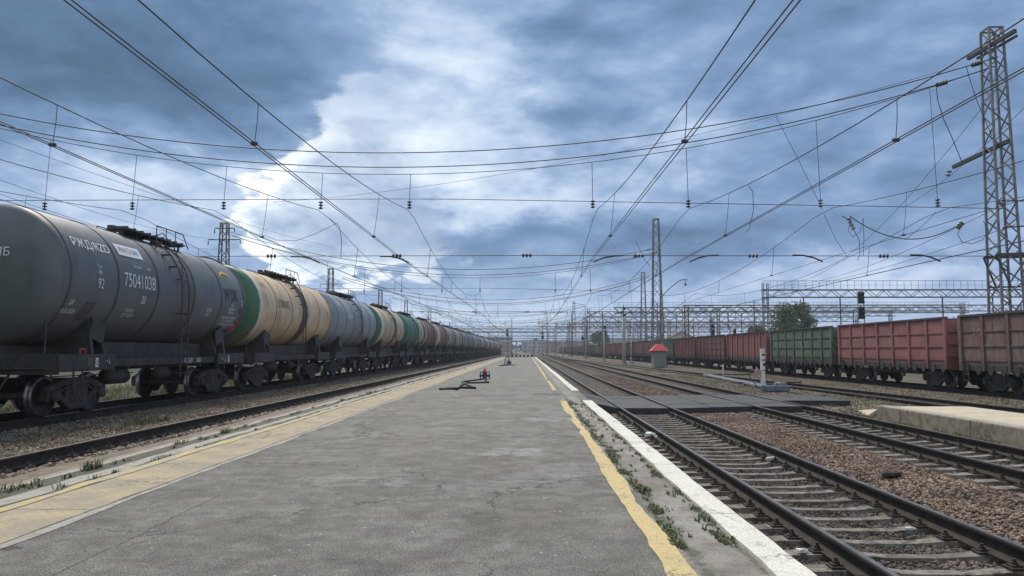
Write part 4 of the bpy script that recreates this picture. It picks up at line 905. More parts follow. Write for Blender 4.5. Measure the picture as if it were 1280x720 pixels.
def make_gondola(rows, detail=2):
    t = empty('open_freight_wagon'); b = MB()
    for s_ in (-1, 1):
        x0, x1 = sorted((s_ * (GW - .10), s_ * (GW - .04))); b.box(x0, x1, -GL, GL, G0, G1)
        np_ = 8; st = 2 * GL / (np_ - 1)
        b.box(*sorted((s_ * (GW - .12), s_ * (GW + .05))), -GL, GL, G1 - .02, G1 + .07)      # top rail
        for i in range(np_):
            y = -GL + i * st; y0, y1 = y - .09, y + .09
            if i == 0: y0, y1 = -GL - .02, -GL + .22
            if i == np_ - 1: y0, y1 = GL - .22, GL + .02
            b.box(*sorted((s_ * (GW - .05), s_ * (GW + .04 + .02 * (i in (0, np_ - 1))))), y0, y1, G0 - .22, G1)
            if i < np_ - 1 and rows:
                for k in range(1, rows + 1):
                    zc_ = G0 + .25 + (G1 - G0 - .3) * k / (rows + 1)
                    b.box(*sorted((s_ * (GW - .045), s_ * (GW + .015))), y + .1, y + st - .1, zc_ - .035, zc_ + .035)
                for k in range(rows + 1):      # pressed panel fields
                    za = G0 + .12 + (G1 - G0 - .2) * k / (rows + 1) + .1; zb = G0 + .12 + (G1 - G0 - .2) * (k + 1) / (rows + 1) - .08
                    b.box(*sorted((s_ * (GW - .045), s_ * (GW - .012))), y + .2, y + st - .2, za, zb)
            elif i < np_ - 1:
                b.box(*sorted((s_ * (GW - .045), s_ * (GW - .01))), y + st / 2 - .05, y + st / 2 + .05, G0, G1)
    b.box(-GW + .1, GW - .1, -GL, GL, G0 + .05, G0 + .12)
    b.build('body', GM['pink'], t)
    for k in (-1, 1):
        e = MB(); e.box(-GW + .04, GW - .04, *sorted((k * (GL - .12), k * (GL - .04))), G0, G1 - .02)
        for z in (1.7, 2.3, 2.9): e.box(-GW + .1, GW - .1, *sorted((k * (GL - .05), k * (GL + .08))), z - .08, z + .08)
        e.box(-GW + .05, GW - .05, *sorted((k * (GL - .06), k * (GL + .12))), G0 - .25, G0 + .1); e.build('end_wall', GM['pink'], t)
    s_ = MB(); s_.box(-.3, .3, -6.5, 6.5, .95, 1.26); s_.box(-1.32, 1.32, -2.9, 2.9, .86, 1.2); s_.box(-1.0, 1.0, -2.6, 2.6, .66, .9)  # the two wide boxes are added to fill in the dark of shadow and bogies
    for i in range(8): y = -GL + i * 2 * GL / 7; s_.box(-1.45, 1.45, y - .07, y + .07, 1.02, 1.22)
    s_.build('centre_sill', m_under, t)
    if detail:
        h = MB()
        for sx in (-1, 1):
            for i in range(14):
                y = -GL + .46 * .9 + i * .914; yy = y - .2
                h.prism([(yy, G0 + .02), (yy + .46, G0 + .02), (yy + .40, G0 - .30), (yy + .23, G0 - .42), (yy + .08, G0 - .30)], 'x', sx * (GW - .02) - .02, sx * (GW - .02) + .02)
            h.box(*sorted((sx * (GW - .16), sx * (GW - .02))), -GL + .1, GL - .1, G0 - .22, G0)
        h.build('hatch_flaps', m_under, t)
        for k in (-1, 1): coupler(t, k * 6.45, k)
        l = MB()
        for sx in (-1, 1):
            y = -sx * (GL - .5) ; 
            for q in (-.2, .2): l.bar((sx * (GW + .03), y + q, .5), (sx * (GW + .03), y + q, 1.3), .035)
            for z in (.52, .8, 1.08): l.bar((sx * (GW + .03), y - .2, z), (sx * (GW + .03), y + .2, z), .03)
        l.build('step_ladder', m_under, t)
        q = MB(); q.lathe([(0, -.5), (.16, -.48), (.16, .4), (0, .42)], (-.9, .9, .85), 'y', 14); q.build('brake_cylinder', m_under, t)
    make_bogie(t, -4.33, detail > 1); make_bogie(t, 4.33, detail > 1)
    return t
gseq = [('brown', 2), ('brown', 2), ('pink', 2), ('green', 2), ('red', 0), ('maroon', 2), ('maroon', 0), ('teal', 0), ('maroon', 2), ('brown', 0), ('maroon', 0), ('red', 0), ('maroon', 2), ('red', 0), ('red', 0), ('lgreen', 0)] + \
       [(random.choice(['maroon', 'maroon', 'red', 'maroon', 'brown']), 0) for _ in range(22)]
gd = dict(brown='weathered brown', pink='faded pinkish-red', green='dark green', red='plain red', maroon='dull maroon', teal='teal green', lgreen='pale green')
gp = {}; gon = []
for i, (c, rws) in enumerate(gseq):
    key = (rws, 2 if i < 8 else 1 if i < 16 else 0)
    if key in gp: t = copy_tree(gp[key])
    else: t = gp[key] = make_gondola(*key)
    t.location = (AX['E'], 36.9 - 13.92 * 1.5 + 13.92 * i, RZ['E'])
    for ch in t.children:
        if ch.name.startswith(('body', 'end_wall')): setmat(ch, GM[c])
    lab = {0: 'weathered brown open wagon cut off by the right edge of the view', 1: 'weathered brown open wagon with ribbed panels at the right edge', 2: 'faded pinkish-red open wagon with three rows of pressed panels', 3: 'dark green open wagon with pale scrawls between two red wagons', 7: 'teal green open wagon half behind the red-roofed hut', 15: 'pale green open wagon standing far down the red train'}.get(i) or f'{gd[c]} open wagon, {ordinal(i)} in line behind the brown wagon at the right edge'
    tag(t, lab, 'freight wagon', 'open freight wagons on the right'); gon.append(t)
# chalky white numbers on the near wagons (left side faces the platform)
for gi, txt, y in ((1, '5402', 4.9), (2, '61', -1.3), (3, '628', -4.2), (4, '56', 3.), (5, '6104', 0.), (6, '532', 2.), (8, '60', -2.), (9, '557', 1.)):
    b_ = [c for c in gon[gi].children if c.name.startswith('body')][0]
    flat_text(b_, txt, (-GW + .005, y, 2.75), .42, M('chalk', (.42, .38, .36), (.25, .2, .19), 8, rough=.9), (R(90), 0, R(-90)))
# ------------------------------------------------------------------ lattice masts
def lattice_mast(x, y, h, wb, wt, label, z0=-.5, pan=1.3, mat=None, bars=True, group='lattice catenary masts'):
    t = empty('lattice_mast', (x, y, z0)); tag(t, label, 'mast', group); mat = mat or m_galv; th = .10 if y < 60 else .13
    leg = []
    for sx, sy in ((-1, -1), (1, -1), (1, 1), (-1, 1)):
        q = MB(); q.bar((sx * wb / 2, sy * wb / 2, 0), (sx * wt / 2, sy * wt / 2, h), th); q.build('leg', mat, t)
    lat = MB(); z = .3; k = 0; w = lambda z: (wb + (wt - wb) * z / h) / 2
    while z < h - .2:
        z1 = min(h, z + pan * (.6 + .4 * w(z) / (wb / 2)))
        for f in range(4):
            a0, a1 = w(z), w(z1); c0 = [(-a0, -a0), (a0, -a0), (a0, a0), (-a0, a0)]; c1 = [(-a1, -a1), (a1, -a1), (a1, a1), (-a1, a1)]
            i, j = (f, (f + 1) % 4) if k % 2 else ((f + 1) % 4, f)
            lat.bar((*c0[i], z), (*c1[j], z1), .055 if y < 60 else .1, .06)
        z = z1; k += 1
    a = w(h)
    for i in range(4):
        c = [(-a, -a), (a, -a), (a, a), (-a, a)]; lat.bar((*c[i], h - .03), (*c[(i + 1) % 4], h - .03), .08)
    lat.build('bracing', mat, t)
    q = MB(); q.box(-wb * .75, wb * .75, -wb * .75, wb * .75, -.2, .25); q.build('foundation', m_concpole, t)
    return t
ZB = -.5
RM = [(25.0, 39.7), (16.9, 98.), (25.6, 166.), (16.5, 266.), (25.6, 330.)]
LM = [(-39., 39.7), (-39.3, 96.), (-39., 148.), (-39.3, 200.), (-39., 241.), (-39., 300.)]
HM = 19.2
rlab = ['tall lattice mast rising behind the brown wagon at the right edge', 'tall lattice mast standing right behind the red-roofed hut', 'lattice mast just left of the one behind the red-roofed hut', 'thin far lattice mast standing well left of the slim concrete pole', 'very distant lattice mast on the right behind the red wagons']
rmast = []
for (x, y), lb in zip(RM, rlab):
    h = HM + .1 if y < 300 else 17; rmast.append(lattice_mast(x, y, h, 1.25 if y < 60 else 1.5, .72 if y < 60 else .65, lb, pan=.9 if y < 60 else 1.5))
llab = ['lattice mast outside the left edge', 'dark lattice mast with crossarms above the grey and cream tank wagons', 'lattice mast above the blue-grey tank wagon', 'short-looking lattice mast above the green banded wagon', 'small distant lattice mast above the green tank wagon', 'farthest lattice mast over the left train']
m_mast_l = M('mast_dark', (.13, .12, .115), (.18, .13, .10), 4, rough=.7, metal=.3)
lmast = []
for i, ((x, y), lb) in enumerate(zip(LM, llab)):
    if i == 0: continue
    lmast.append(lattice_mast(x, y, 18.3 if i > 1 else 18.6, 1.6, .8, lb, mat=m_mast_l, pan=1.5))

def insulator(mb, p, q, n=4, r=.13):
    p, q = Vector(p), Vector(q); L = (q - p).length; pts = []; rad = []
    for i in range(n):
        for f, rr in ((.05, .03), (.3, r), (.55, r * .85), (.75, .035)):
            pts.append(p.lerp(q, (i + f) / n)); rad.append(rr)
    mb.tube(pts, rad, 8)
def sagline(p, q, sag, n=24):
    p, q = Vector(p), Vector(q); return [p.lerp(q, i / n) + Vector((0, 0, -sag * 4 * (i / n) * (1 - i / n))) for i in range(n + 1)]

# right mast fittings: two longitudinal beams, a bracket frame with a transformer
t1 = rmast[0]; o_ = Vector((25.0, 39.7, ZB)); rel = lambda v: Vector(v) - o_
q = MB(); q.bar(rel((24.45, 41.0, 17.7)), rel((24.95, 37.7, 17.85)), .16, .2); q.bar(rel((24.95, 41., 17.7)), rel((25.35, 38.2, 17.8)), .1, .12); q.build('top_beam', m_dkmetal, t1)
q = MB(); q.bar(rel((24.55, 43.1, 12.1)), rel((24.75, 38.4, 12.3)), .16, .2); q.build('side_beam', m_dkmetal, t1)
q = MB()
for z in (6.5,):
    q.bar(rel((24.3, 40.2, z)), rel((27.5, 39.2, z)), .12, .16); q.bar(rel((24.3, 39.1, z)), rel((27.5, 38.2, z)), .12, .16)
q.bar(rel((24.25, 40.2, 6.5)), rel((24.9, 40.3, 4.9)), .07); q.bar(rel((24.25, 39.1, 6.5)), rel((24.9, 39.1, 4.9)), .07)
q.bar(rel((24.4, 40.2, 4.9)), rel((27.3, 39.2, 4.9)), .08); q.bar(rel((25.7, 39, 6.4)), rel((26.6, 39, 4.2)), .07); q.bar(rel((24.6, 39.0, 7.9)), rel((27.2, 39, 8.1)), .07); q.bar(rel((24.6, 39.0, 9.3)), rel((26.6, 39, 9.3)), .06)
for i in range(5): q.bar(rel((25.6, 38.9 + .1 * i, 4.9 + i * .2)), rel((27.0, 39.0, 6.4 + i * .9)), .05)
q.build('platform_bracket', m_dkmetal, t1)
q = MB(); q.box(*[v for ab in ((1.25, 1.65), (-1.1, -.5), (7.25, 7.95)) for v in ab]); q.box(1.75, 2.15, -1.1, -.5, 7.25, 7.95)
for i in range(3): q.lathe([(0, 0), (.05, 0), (.09, .08), (.05, .12), (.09, .2), (.04, .25), (0, .32)], (1.35 + i * .3, -.8, 7.9), 'z', 8)
q.build('transformer', m_dkmetal, t1)
q = MB(); insulator(q, rel((24.4, 43.2, 11.95)), rel((24.3, 43.3, 11.55)), 2, .16); q.build('insulator', m_insul_green, t1)
# crossarms of the second left mast
for ms, zs in ((lmast[0], (17.9, 12.6, 16.4)), (lmast[1], (15.2, 13.4))):
    for z in zs:
        q = MB(); L = 2.1 if z != 17.9 else 1.3; q.bar((-L, 0, z), (L, 0, z), .12); q.bar((-L, 0, z - .15), (-L, 0, z - .7), .1); q.bar((L, 0, z - .1), (L, 0, z - .5), .1); q.build('crossarm', m_dkmetal, ms)
# arm with a small hanger on the mast behind the hut
q = MB(); q.tube([(.3, 0, 8.2 - ZB), (1.5, 0, 9.5 - ZB), (2.9, 0, 10.6 - ZB), (3.3, 0, 10.75 - ZB), (4.0, 0, 10.75 - ZB)], .06, 6); q.bar((3.7, 0, 10.75 - ZB), (3.7, 0, 10.2 - ZB), .06); q.lathe([(0, 0), (.16, 0), (.16, .2), (0, .3)], (3.7, 0, 10.0 - ZB), 'z', 8)
q.build('side_arm', m_dkmetal, rmast[1])

# ------------------------------------------------------------------ cross-spans between the masts and catenaries along the tracks
SP = [39.5, 97.5, 157., 215., 272., 330.]
WX = {'C': -6.2, 'D': -10.9, 'A': 3.65, 'B': 8.4, 'E': 21.7, 'F': 15.7, 'G': -16.4, 'H': -21.2, 'I': -26.2}
def wr(y, px=.85):      # wire thickness
    return .0105
def cross_span(i, Y, xl, xr, zl, zr, names):
    t = empty('cross_span', (0, 0, 0)); tag(t, ['nearest flexible cross-span of sagging cables hung over all tracks', 'second flexible cross-span, tied to the mast behind the hut', 'third flexible cross-span seen low over the tracks', 'fourth flexible cross-span in the distance', 'fifth flexible cross-span far away', 'farthest flexible cross-span near the horizon'][i], 'cable span', 'flexible cross-spans')
    xm = -7.; rr = .025 if i == 0 else .032 if i == 1 else .042
    ins = MB()
    for j, (z0, a) in enumerate(((10.5, .0049), (9.78, .0052), (9.45, .0056))):
        zf = lambda x: EYE + z0 + a * (x - xm) ** 2
        xs_ = [xl + (xr - xl) * k / 40 for k in range(41)]
        pts = [(x, Y + (j - 1) * .25, zf(x)) for x in xs_]
        q = MB(); q.tube(pts, rr * (1.15 if j < 2 else .8), 5); q.build('bearing_cable', m_wire, t)
        if i < 2:
            for xa, dx_ in ((xr - .9, -.55), (xr - 2.6, -.6)):
                if (j == 0 and xa > xr - 1) or (j == 1 and xa < xr - 1) or j == 2 and 0: insulator(ins, (xa, Y + (j - 1) * .25, zf(xa) - .02), (xa + dx_, Y + (j - 1) * .25, zf(xa + dx_) - .02), 4, .14)
    zu = lambda x: EYE + 8.06 - .6 * max(0, (x + 5)) / 28 ; zlo = lambda x: EYE + 5.0 - .1 * max(0, x) / 25
    for j, zf in enumerate((zu, zlo)):
        q = MB(); q.tube([(xl + (xr - xl) * k / 20, Y, zf(xl + (xr - xl) * k / 20)) for k in range(21)], rr * .75, 5); q.build('fixing_cable', m_wire, t)
    for nme in names:
        x = WX[nme] + random.uniform(-.25, .25); zb = EYE + 9.45 + .0056 * (x - xm) ** 2
        if x > xr - 1.5: continue
        q = MB(); q.tube([(x, Y + .25, zb), (x, Y, EYE + 7.85)], .015 if i == 0 else .024, 4); q.build('hanger', m_wire, t)
        q = MB(); insulator(q, (x, Y, EYE + 7.95), (x, Y, EYE + 7.48), 3, .13); q.build('insulator', m_insul if nme != 'F' else m_insul_green, t)
        # registration arm by the lower fixing cable
        s_ = -1 if nme in 'AB' else 1
        q = MB(); zc_ = EYE + 5.0; q.tube([(x + s_ * -.05 if 0 else x - s_ * 1.55, Y, zc_ - .02), (x - s_ * 1.0, Y, zc_ - .03), (x - s_ * .5, Y, zc_ - .14), (x, Y, zc_ - .36)], .045, 6)
        q.build('registration_arm', m_dkmetal, t)
    for x in (-13.6, -5.3 - 1.6, 0., 5.9, 11.9, 18.7):
        if x < xr - 1: insulator(ins, (x - .28, Y, zlo(x)), (x + .28, Y, zlo(x)), 3, .12)
    ins.build('insulator_set', m_insul, t)['kind'] = 'stuff'
    return t
names_all = list('GHICDABFE')
for i, Y in enumerate(SP):
    xr = [25., 16.9, 25.6, 16.5, 16.5, 25.6][i]; cross_span(i, Y, -39., xr, 0, 0, names_all)

def catenary(nme, label, y_end, zc=EYE + 4.72, double=True, first=-20., detail_to=120):
    t = empty('overhead_line', (0, 0, 0)); tag(t, label, 'overhead line', 'overhead lines along the tracks'); x0 = WX[nme]
    sups = [first] + [s_ for s_ in SP if s_ <= y_end] + ([y_end] if y_end not in SP else [])
    zs = EYE + 7.42; sag = 1.85
    def zm(y):
        for a, b in zip(sups, sups[1:]):
            if a <= y <= b:
                u = (y - a) / (b - a); return zs - sag * 4 * u * (1 - u)
        return zs
    def xw(y):
        for k, (a, b) in enumerate(zip(sups, sups[1:])):
            if a <= y <= b:
                u = (y - a) / (b - a); s0 = .28 * (-1) ** k; return x0 + s0 * (1 - 2 * u)
        return x0
    yy = [-14.]
    while yy[-1] < min(y_end, 340): yy.append(yy[-1] + (2.5 if yy[-1] < 100 else 8))
    def rad(y, b): return b * max(1., (y / 60.) ** .6)
    q = MB(); q.tube([(x0, y, zm(y)) for y in yy], [rad(max(y, 1), .015) for y in yy], 5); q.build('messenger_wire', m_wire, t)
    for off in ((-.05, .05) if double else (0,)):
        q = MB(); q.tube([(xw(y) + off, y, zc) for y in yy], [rad(max(y, 1), .0125) for y in yy], 5); q.build('contact_wire', m_wire, t)
    d0 = None
    for a, b in zip(sups, sups[1:]):
        if a > 150: break
        for k in range(4 if a < 100 else 3):
            y = a + (b - a) * (k + .6) / (4.2 if a < 100 else 3.2)
            if y < 3 or y > y_end: continue
            q = MB(); q.tube([(x0, y, zm(y)), ((x0 + xw(y)) / 2 + .02, y, (zm(y) + zc) / 2 + .05), (xw(y), y, zc)], .009 if y < 40 else .014, 4); q.build('dropper', m_wire, t)
            if y < 60:
                q = MB(); q.box(xw(y) - .07, xw(y) + .07, y - .04, y + .04, zc - .02, zc + .05); q.build('dropper_clamp', m_dkmetal, t)
    return t
catenary('C', 'paired contact wires hanging over the track left of the platform', 330)
catenary('D', 'contact wires running above the tank train', 330)
catenary('A', 'paired contact wires steeply overhead just right of the platform', 330)
catenary('B', 'contact wires above the second track on the right', 330)
catenary('F', 'single contact wire over the track by the red-roofed hut', 215, double=False)
catenary('E', 'contact wires above the red freight wagons', 330)
catenary('G', 'first contact wire beyond the tank train', 330, double=False)
catenary('H', 'second contact wire beyond the tank train', 330, double=False)
catenary('I', 'third contact wire beyond the tank train', 330, double=False)
# extra feeders and jumpers read off the picture
def wire(pts, r_, label, name='feeder_wire'):
    q = MB(); q.tube(pts, r_, 5); o = q.build(name, m_wire); tag(o, label, 'cable', 'feeder cables and jumpers'); return o
wire(sagline(P(1180, 88, 39.5), (-20, 58, 13.2), 1.2), .012, 'thin feeder cable sloping from the right mast top down to the left')
wire(sagline((24.6, 39, 15.2), P(995, 352, 98), 2.2), .016, 'feeder cable dropping from the right mast to the steel portal')
wire(sagline((24.6, 38, 9.2), P(985, 356, 98), 1.), .016, 'lower feeder cable from the right mast to the steel portal')
wire(sagline((24.6, 38, 7.9), P(955, 362, 98), .8), .016, 'lowest feeder cable from the right mast to the steel portal')
wire(sagline(P(1280, 135, 33), P(1128, 260, 60), .4), .014, 'feeder cable rising out of the right edge of the view')
wire(sagline(P(1062, 270, 39.5), P(1203, 278, 39.5), 1.05), .026, 'thick cable loop sagging left of the right mast')
wire([P(x, y, 39.5) for x, y in ((1203, 280), (1197, 292), (1202, 302), (1214, 305), (1228, 300), (1236, 288), (1229, 276))], .018, 'round cable loop beside the right mast')
wire([P(x, y, 39.5) for x, y in ((1170, 104), (1172, 125), (1180, 150), (1190, 172), (1203, 204))], .022, 'kinked jumper hanging from the upper span beside the right mast')
wire([P(x, y, 39.5) for x, y in ((1208, 84), (1214, 105), (1222, 128), (1232, 152), (1240, 170))], .018, 'jumper hanging inside the right mast')
wire([P(x, y, 39.5) for x, y in ((1062, 272), (1066, 285), (1074, 300), (1075, 318), (1072, 325))], .018, 'jumper pair below the strain insulators')
wire([P(x, y, 38) for x, y in ((936, 232), (941, 240), (942, 262), (937, 285), (932, 291))], .016, 'bowed jumper joining messenger and contact wire')
wire([P(x, y, 42) for x, y in ((412, 273), (424, 283), (427, 300), (426, 322))], .018, 'bowed jumper over the tank train')
wire([P(x, y, 42) for x, y in ((324, 292), (345, 300), (370, 301), (395, 292), (423, 278))], .014, 'sagging loop of cable over the cream tank wagon')
wire([P(x, y, 39.5) for x, y in ((1064, 274), (1060, 288), (1066, 296), (1075, 290), (1079, 272), (1080, 300), (1079, 320))], .014, 'tangled thin jumper loop below the greenish strain insulators')
wire([P(x, y, 39.5) for x, y in ((970, 145), (998, 200), (1028, 262))], .012, 'slanting thin stay from the upper span to the yellowish insulator')
wire([P(x, y, 39.5) for x, y in ((1030, 268), (1045, 300), (1060, 322))], .012, 'slanting thin stay under the yellowish insulator')
wire(sagline(P(1170, 265, 39.5), P(1130, 300, 41), .1), .012, 'short slanting stay left of the right mast')
wire(sagline(P(-40, 160, 36), P(420, 310, 97), .5), .014, 'feeder cable slanting down over the tank train from the left edge')
wire(sagline(P(-40, 210, 36), P(284, 300, 96), .8), .014, 'lower feeder cable running to the dark mast over the tank train')
wire(sagline(P(-40, 228, 36), P(284, 312, 96), .9), .014, 'lowest feeder cable running to the dark mast over the tank train')
wire([P(x, y, 97) for x, y in ((795, 302), (806, 325), (813, 333))], .03, 'jumper pair beside the mast behind the hut')
q = MB(); a_, b_ = P(1060, 272, 39.5), P(1068, 288, 39.5); insulator(q, a_, b_, 4, .13); a_, b_ = P(1052, 270, 39.5), P(1060, 274, 39.5); q.tube([a_, b_], .03, 5)
tag(q.build('strain_insulator', m_insul_green), 'greenish strain insulator string at the cable loop left end', 'insulator')
q = MB(); insulator(q, P(1203, 278, 39.5), P(1196, 286, 39.5), 3, .16); tag(q.build('strain_insulator', m_insul_green), 'pale strain insulator where the cable loop meets the right mast', 'insulator')

# ------------------------------------------------------------------ steel portals (rigid crossbeams) beyond the freight train
def portal(i, Y, x0, x1, ztop, h, rail, label, cols, drops=()):
    t = empty('steel_portal', (x0, Y, -.5)); tag(t, label, 'portal', 'steel portals over the yard'); W_ = x1 - x0; zt = ztop + .5; zb = zt - h; dd = .5; th = .11 if Y < 140 else .15
    q = MB()
    for y in (-dd, dd):
        for z in (zt, zb): q.bar((0, y, z), (W_, y, z), th)
        n = max(4, int(W_ / (h * 1.15)))
        for k in range(n):
            a, b = W_ * k / n, W_ * (k + 1) / n; za, zb_ = (zb, zt) if k % 2 else (zt, zb); q.bar((a, y, za), (b, y, zb_), th * .6)
    q.build('truss_beam', m_galv if Y < 120 else m_mast_l, t)
    if rail:
        q = MB(); q.bar((0, -dd, zt + rail), (W_, -dd, zt + rail), .05); q.bar((0, -dd, zt + rail * .5), (W_, -dd, zt + rail * .5), .03)
        n = int(W_ / .9)
        for k in range(n + 1): q.bar((W_ * k / n, -dd, zt), (W_ * k / n, -dd, zt + rail), .035)
        q.build('railing', m_galv, t)
    for xc in cols:
        q = MB(); x = xc - x0
        for sx in (-.3, .3):
            for sy in (-.3, .3): q.bar((x + sx, sy, 0), (x + sx, sy, zt + (.9 if rail else .0)), .09)
        z = .3
        while z < zt - .8:
            for sy in (-.3, .3): q.bar((x - .3, sy, z), (x + .3, sy, z + .8), .05)
            for sx in (-.3, .3): q.bar((x + sx, -.3, z + .8), (x + sx, .3, z), .05)
            z += .8
        q.build('column', m_galv if Y < 120 else m_mast_l, t)
    for xd, L in drops:
        q = MB(); q.bar((xd - x0, 0, zb), (xd - x0, 0, zb - L), .12); q.bar((xd - x0 - .6, 0, zb - L + .2), (xd - x0 + .6, 0, zb - L + .2), .05); q.build('drop_post', m_dkmetal, t)
    return t
portal(0, 98., 30.5, 72, EYE + 7.8, .95, 1.15, 'nearest steel portal with a railed walkway, behind the green and red wagons', (30.9, 71), ((35.8, 3.3), (40.5, 3.8), (53.6, 3.2), (60, 3)))
portal(1, 152., 17.5, 88, EYE + 8.6, 1.1, 1.0, 'second steel portal, its walkway below the first one', (26.5, 56, 87), ((30, 4), (37, 4.5), (43, 4), (49, 5)))
portal(2, 205., 15., 90, EYE + 8.9, 1.2, 0, 'third steel portal behind the mast pair', (15.3, 50, 89), ((28, 4), (38, 5), (60, 4)))
portal(3, 255., 3.5, 85, EYE + 9.2, 1.3, 1.0, 'fourth steel portal far beyond the red train', (14, 48, 84), ((20, 5), (27, 5), (34, 5)))
portal(4, 310., -50, 90, EYE + 9.0, 1.3, 0, 'fifth steel portal close to the vanishing point', (-49, 11, 44, 88), ((-30, 5), (-12, 5), (16, 5), (25, 6)))
portal(5, 370., -20, 95, EYE + 8.6, 1.4, 1.0, 'sixth steel portal spanning almost all tracks', (-19, 10, 55, 94), ((14, 5), (30, 5), (42, 5)))
portal(6, 440., -46, 110, EYE + 8.2, 1.5, 0, 'seventh and farthest steel portal at the horizon', (-45, -14, 12, 60, 108), ((20, 5), (36, 5)))

portal(7, 128., 26.5, 84, EYE + 7.6, 1.0, 0, 'low steel portal showing just under the first one', (27, 83), ((34, 3), (47, 3), (55, 3)))
portal(8, 182., 14.5, 88, EYE + 9.3, 1.1, 1.0, 'railed steel portal between the mast pair and the far yard', (14.8, 46, 87), ((22, 4), (33, 4), (44, 4), (55, 4)))
portal(9, 230., 12.5, 86, EYE + 8.4, 1.2, 0, 'plain steel portal in the middle of the far yard', (12.8, 40, 85), ((18, 4), (26, 5), (36, 5), (52, 4)))
portal(10, 282., 10.5, 88, EYE + 9.6, 1.2, 1.0, 'railed steel portal deep in the far yard', (10.8, 38, 87), ((17, 5), (29, 5), (41, 5)))
portal(11, 340., -48, 92, EYE + 9.4, 1.3, 1.0, 'railed steel portal over both trains far away', (-47, 9.5, 50, 91), ((-25, 4), (18, 5), (36, 5)))
_r = random.Random(77)
for k_, (x_, y_) in enumerate(sorted([(6, 300), (-4.2, 205), (13.3, 225), (19, 190), (30, 215), (36, 175), (44, 200), (58, 230), (-18, 320), (-30, 290), (24, 350), (3, 380), (-9, 360), (48, 160), (64, 185), (39, 250)], key=lambda p_: p_[0] / p_[1])):
    t_ = empty('yard_mast', (x_, y_, -.5)); h_ = _r.uniform(9.5, 14); tag(t_, f'thin bracketed mast in the distant yard, {ordinal(k_ + 1)} of these from the left', 'mast', 'thin masts of the distant yard')
    q = MB(); q.lathe([(0, 0), (.2, 0), (.13, h_), (0, h_)], (0, 0, 0), 'z', 8); q.build('shaft', m_concpole if k_ % 2 else m_mast_l, t_)
    s_ = _r.choice((-1, 1)); q = MB(); q.bar((0, 0, h_ - 2.2), (s_ * 2.8, 0, h_ - 1.5), .09); q.bar((0, 0, h_ - .4), (s_ * 2.6, 0, h_ - 1.5), .07); q.build('bracket', m_dkmetal, t_)
# ------------------------------------------------------------------ signals
m_sig = M('signal_black', (.012, .013, .014), rough=.5); m_lens = M('signal_lens', (.02, .03, .03), rough=.15)
def signal(px, Y, zc_, heads, label, hang=None, post=None, sc=1.):
    p = P(px, 400, Y); x = p.x; t = empty('railway_signal', (x, Y, 0)); tag(t, label, 'signal', 'railway signals')
    z = zc_
    for hN in heads:
        H = .36 * hN * sc; q = MB(); q.prism([(-.24 * sc, z), (.24 * sc, z), (.24 * sc, z + H), (.12 * sc, z + H + .1), (-.12 * sc, z + H + .1), (-.24 * sc, z + H)], 'y', -.12, .12)
        hd = q.build('signal_head', m_sig, t)
        for k in range(hN):
            zz = z + H - .2 * sc - k * .36 * sc; q = MB(); q.lathe([(.14 * sc, -.12), (.15 * sc, -.5 * sc), (.13 * sc, -.5 * sc), (.12 * sc, -.12)], (0, 0, zz), 'y', 12); q.build('hood', m_sig, hd)
            q = MB(); q.lathe([(0, -.135), (.11 * sc, -.13)], (0, 0, zz), 'y', 12); q.build('lens', m_lens, hd)
        z += H + .35 * sc
    q = MB(); q.bar((.3 * sc, .1, post if post is not None else zc_ - .6), (.3 * sc, .1, hang or z), .1); q.bar((-.3 * sc, .1, zc_ - .3), (-.3 * sc, .1, z), .05); q.build('signal_post', m_galv, t)
    return t
signal(1077, 97.2, EYE + 4.0, (3, 3), 'tall two-headed black signal hanging from the nearest steel portal', hang=EYE + 7.4, sc=1.38)
signal(891, 151, EYE + 3.0, (3, 2), 'black signal hanging above the maroon wagons right of the hut', hang=EYE + 8.)
signal(918, 151, EYE + 3.1, (3,), 'small black signal hanging right next to another over the maroon wagons', hang=EYE + 8.)
signal(756, 200, EYE + 3.9, (3, 2), 'dark signal on a thin post left of the slim concrete pole', post=-.5, sc=1.2)
signal(728, 205, EYE + 2.8, (2,), 'little signal on a post near the far white poles', post=-.5, sc=1.2)
signal(678, 210, EYE + 3.2, (2, 1), 'small signal on a post straight beyond the platform end', post=-.5, sc=1.2)
signal(634, 215, EYE + 4.0, (2, 1), 'small signal just right of the far tank wagons', post=-.5, sc=1.2)

# ------------------------------------------------------------------ concrete poles
def pole(px, Y, h, label, r0=.16, arm=0, horn=False):
    x = P(px, 440, Y).x; t = empty('concrete_pole', (x, Y, -.5)); tag(t, label, 'pole', 'pale poles beside the tracks')
    q = MB(); q.lathe([(0, 0), (r0 * 1.25, 0), (r0 * .8, h), (0, h)], (0, 0, 0), 'z', 12); q.build('shaft', m_concpole, t)
    q = MB(); q.box(-.45, .45, -.45, .45, -.1, .35); q.build('footing', m_concpole, t)
    if arm:
        q = MB(); q.tube([(0, 0, h - .4), (0, 0, h + .3), (arm * .5, 0, h + .75), (arm, 0, h + .9)], .05, 6); q.box(min(arm, arm * 1.35), max(arm, arm * 1.35), -.12, .12, h + .85, h + 1.0); q.build('lamp_arm', m_galv, t)
    if horn:
        q = MB(); q.bar((0, 0, h), (0, 0, h + 1.7), .1)
        for z, dx_ in ((h + .35, .35), (h + .8, -.35), (h + 1.2, .25)): q.lathe([(0, -.25), (.07, -.25), (.2, .15), (0, .1)], (dx_ * .5, 0, z), 'x', 10); q.bar((-.35, 0, z), (.35, 0, z), .06)
        q.build('loudspeakers', m_dkmetal, t)
pole(780, 104, 6.6, 'slim pale concrete pole topped with dark loudspeakers, left of the hut', .24, horn=True)
pole(755, 128, 5.2, 'short pale post left of the loudspeaker pole')
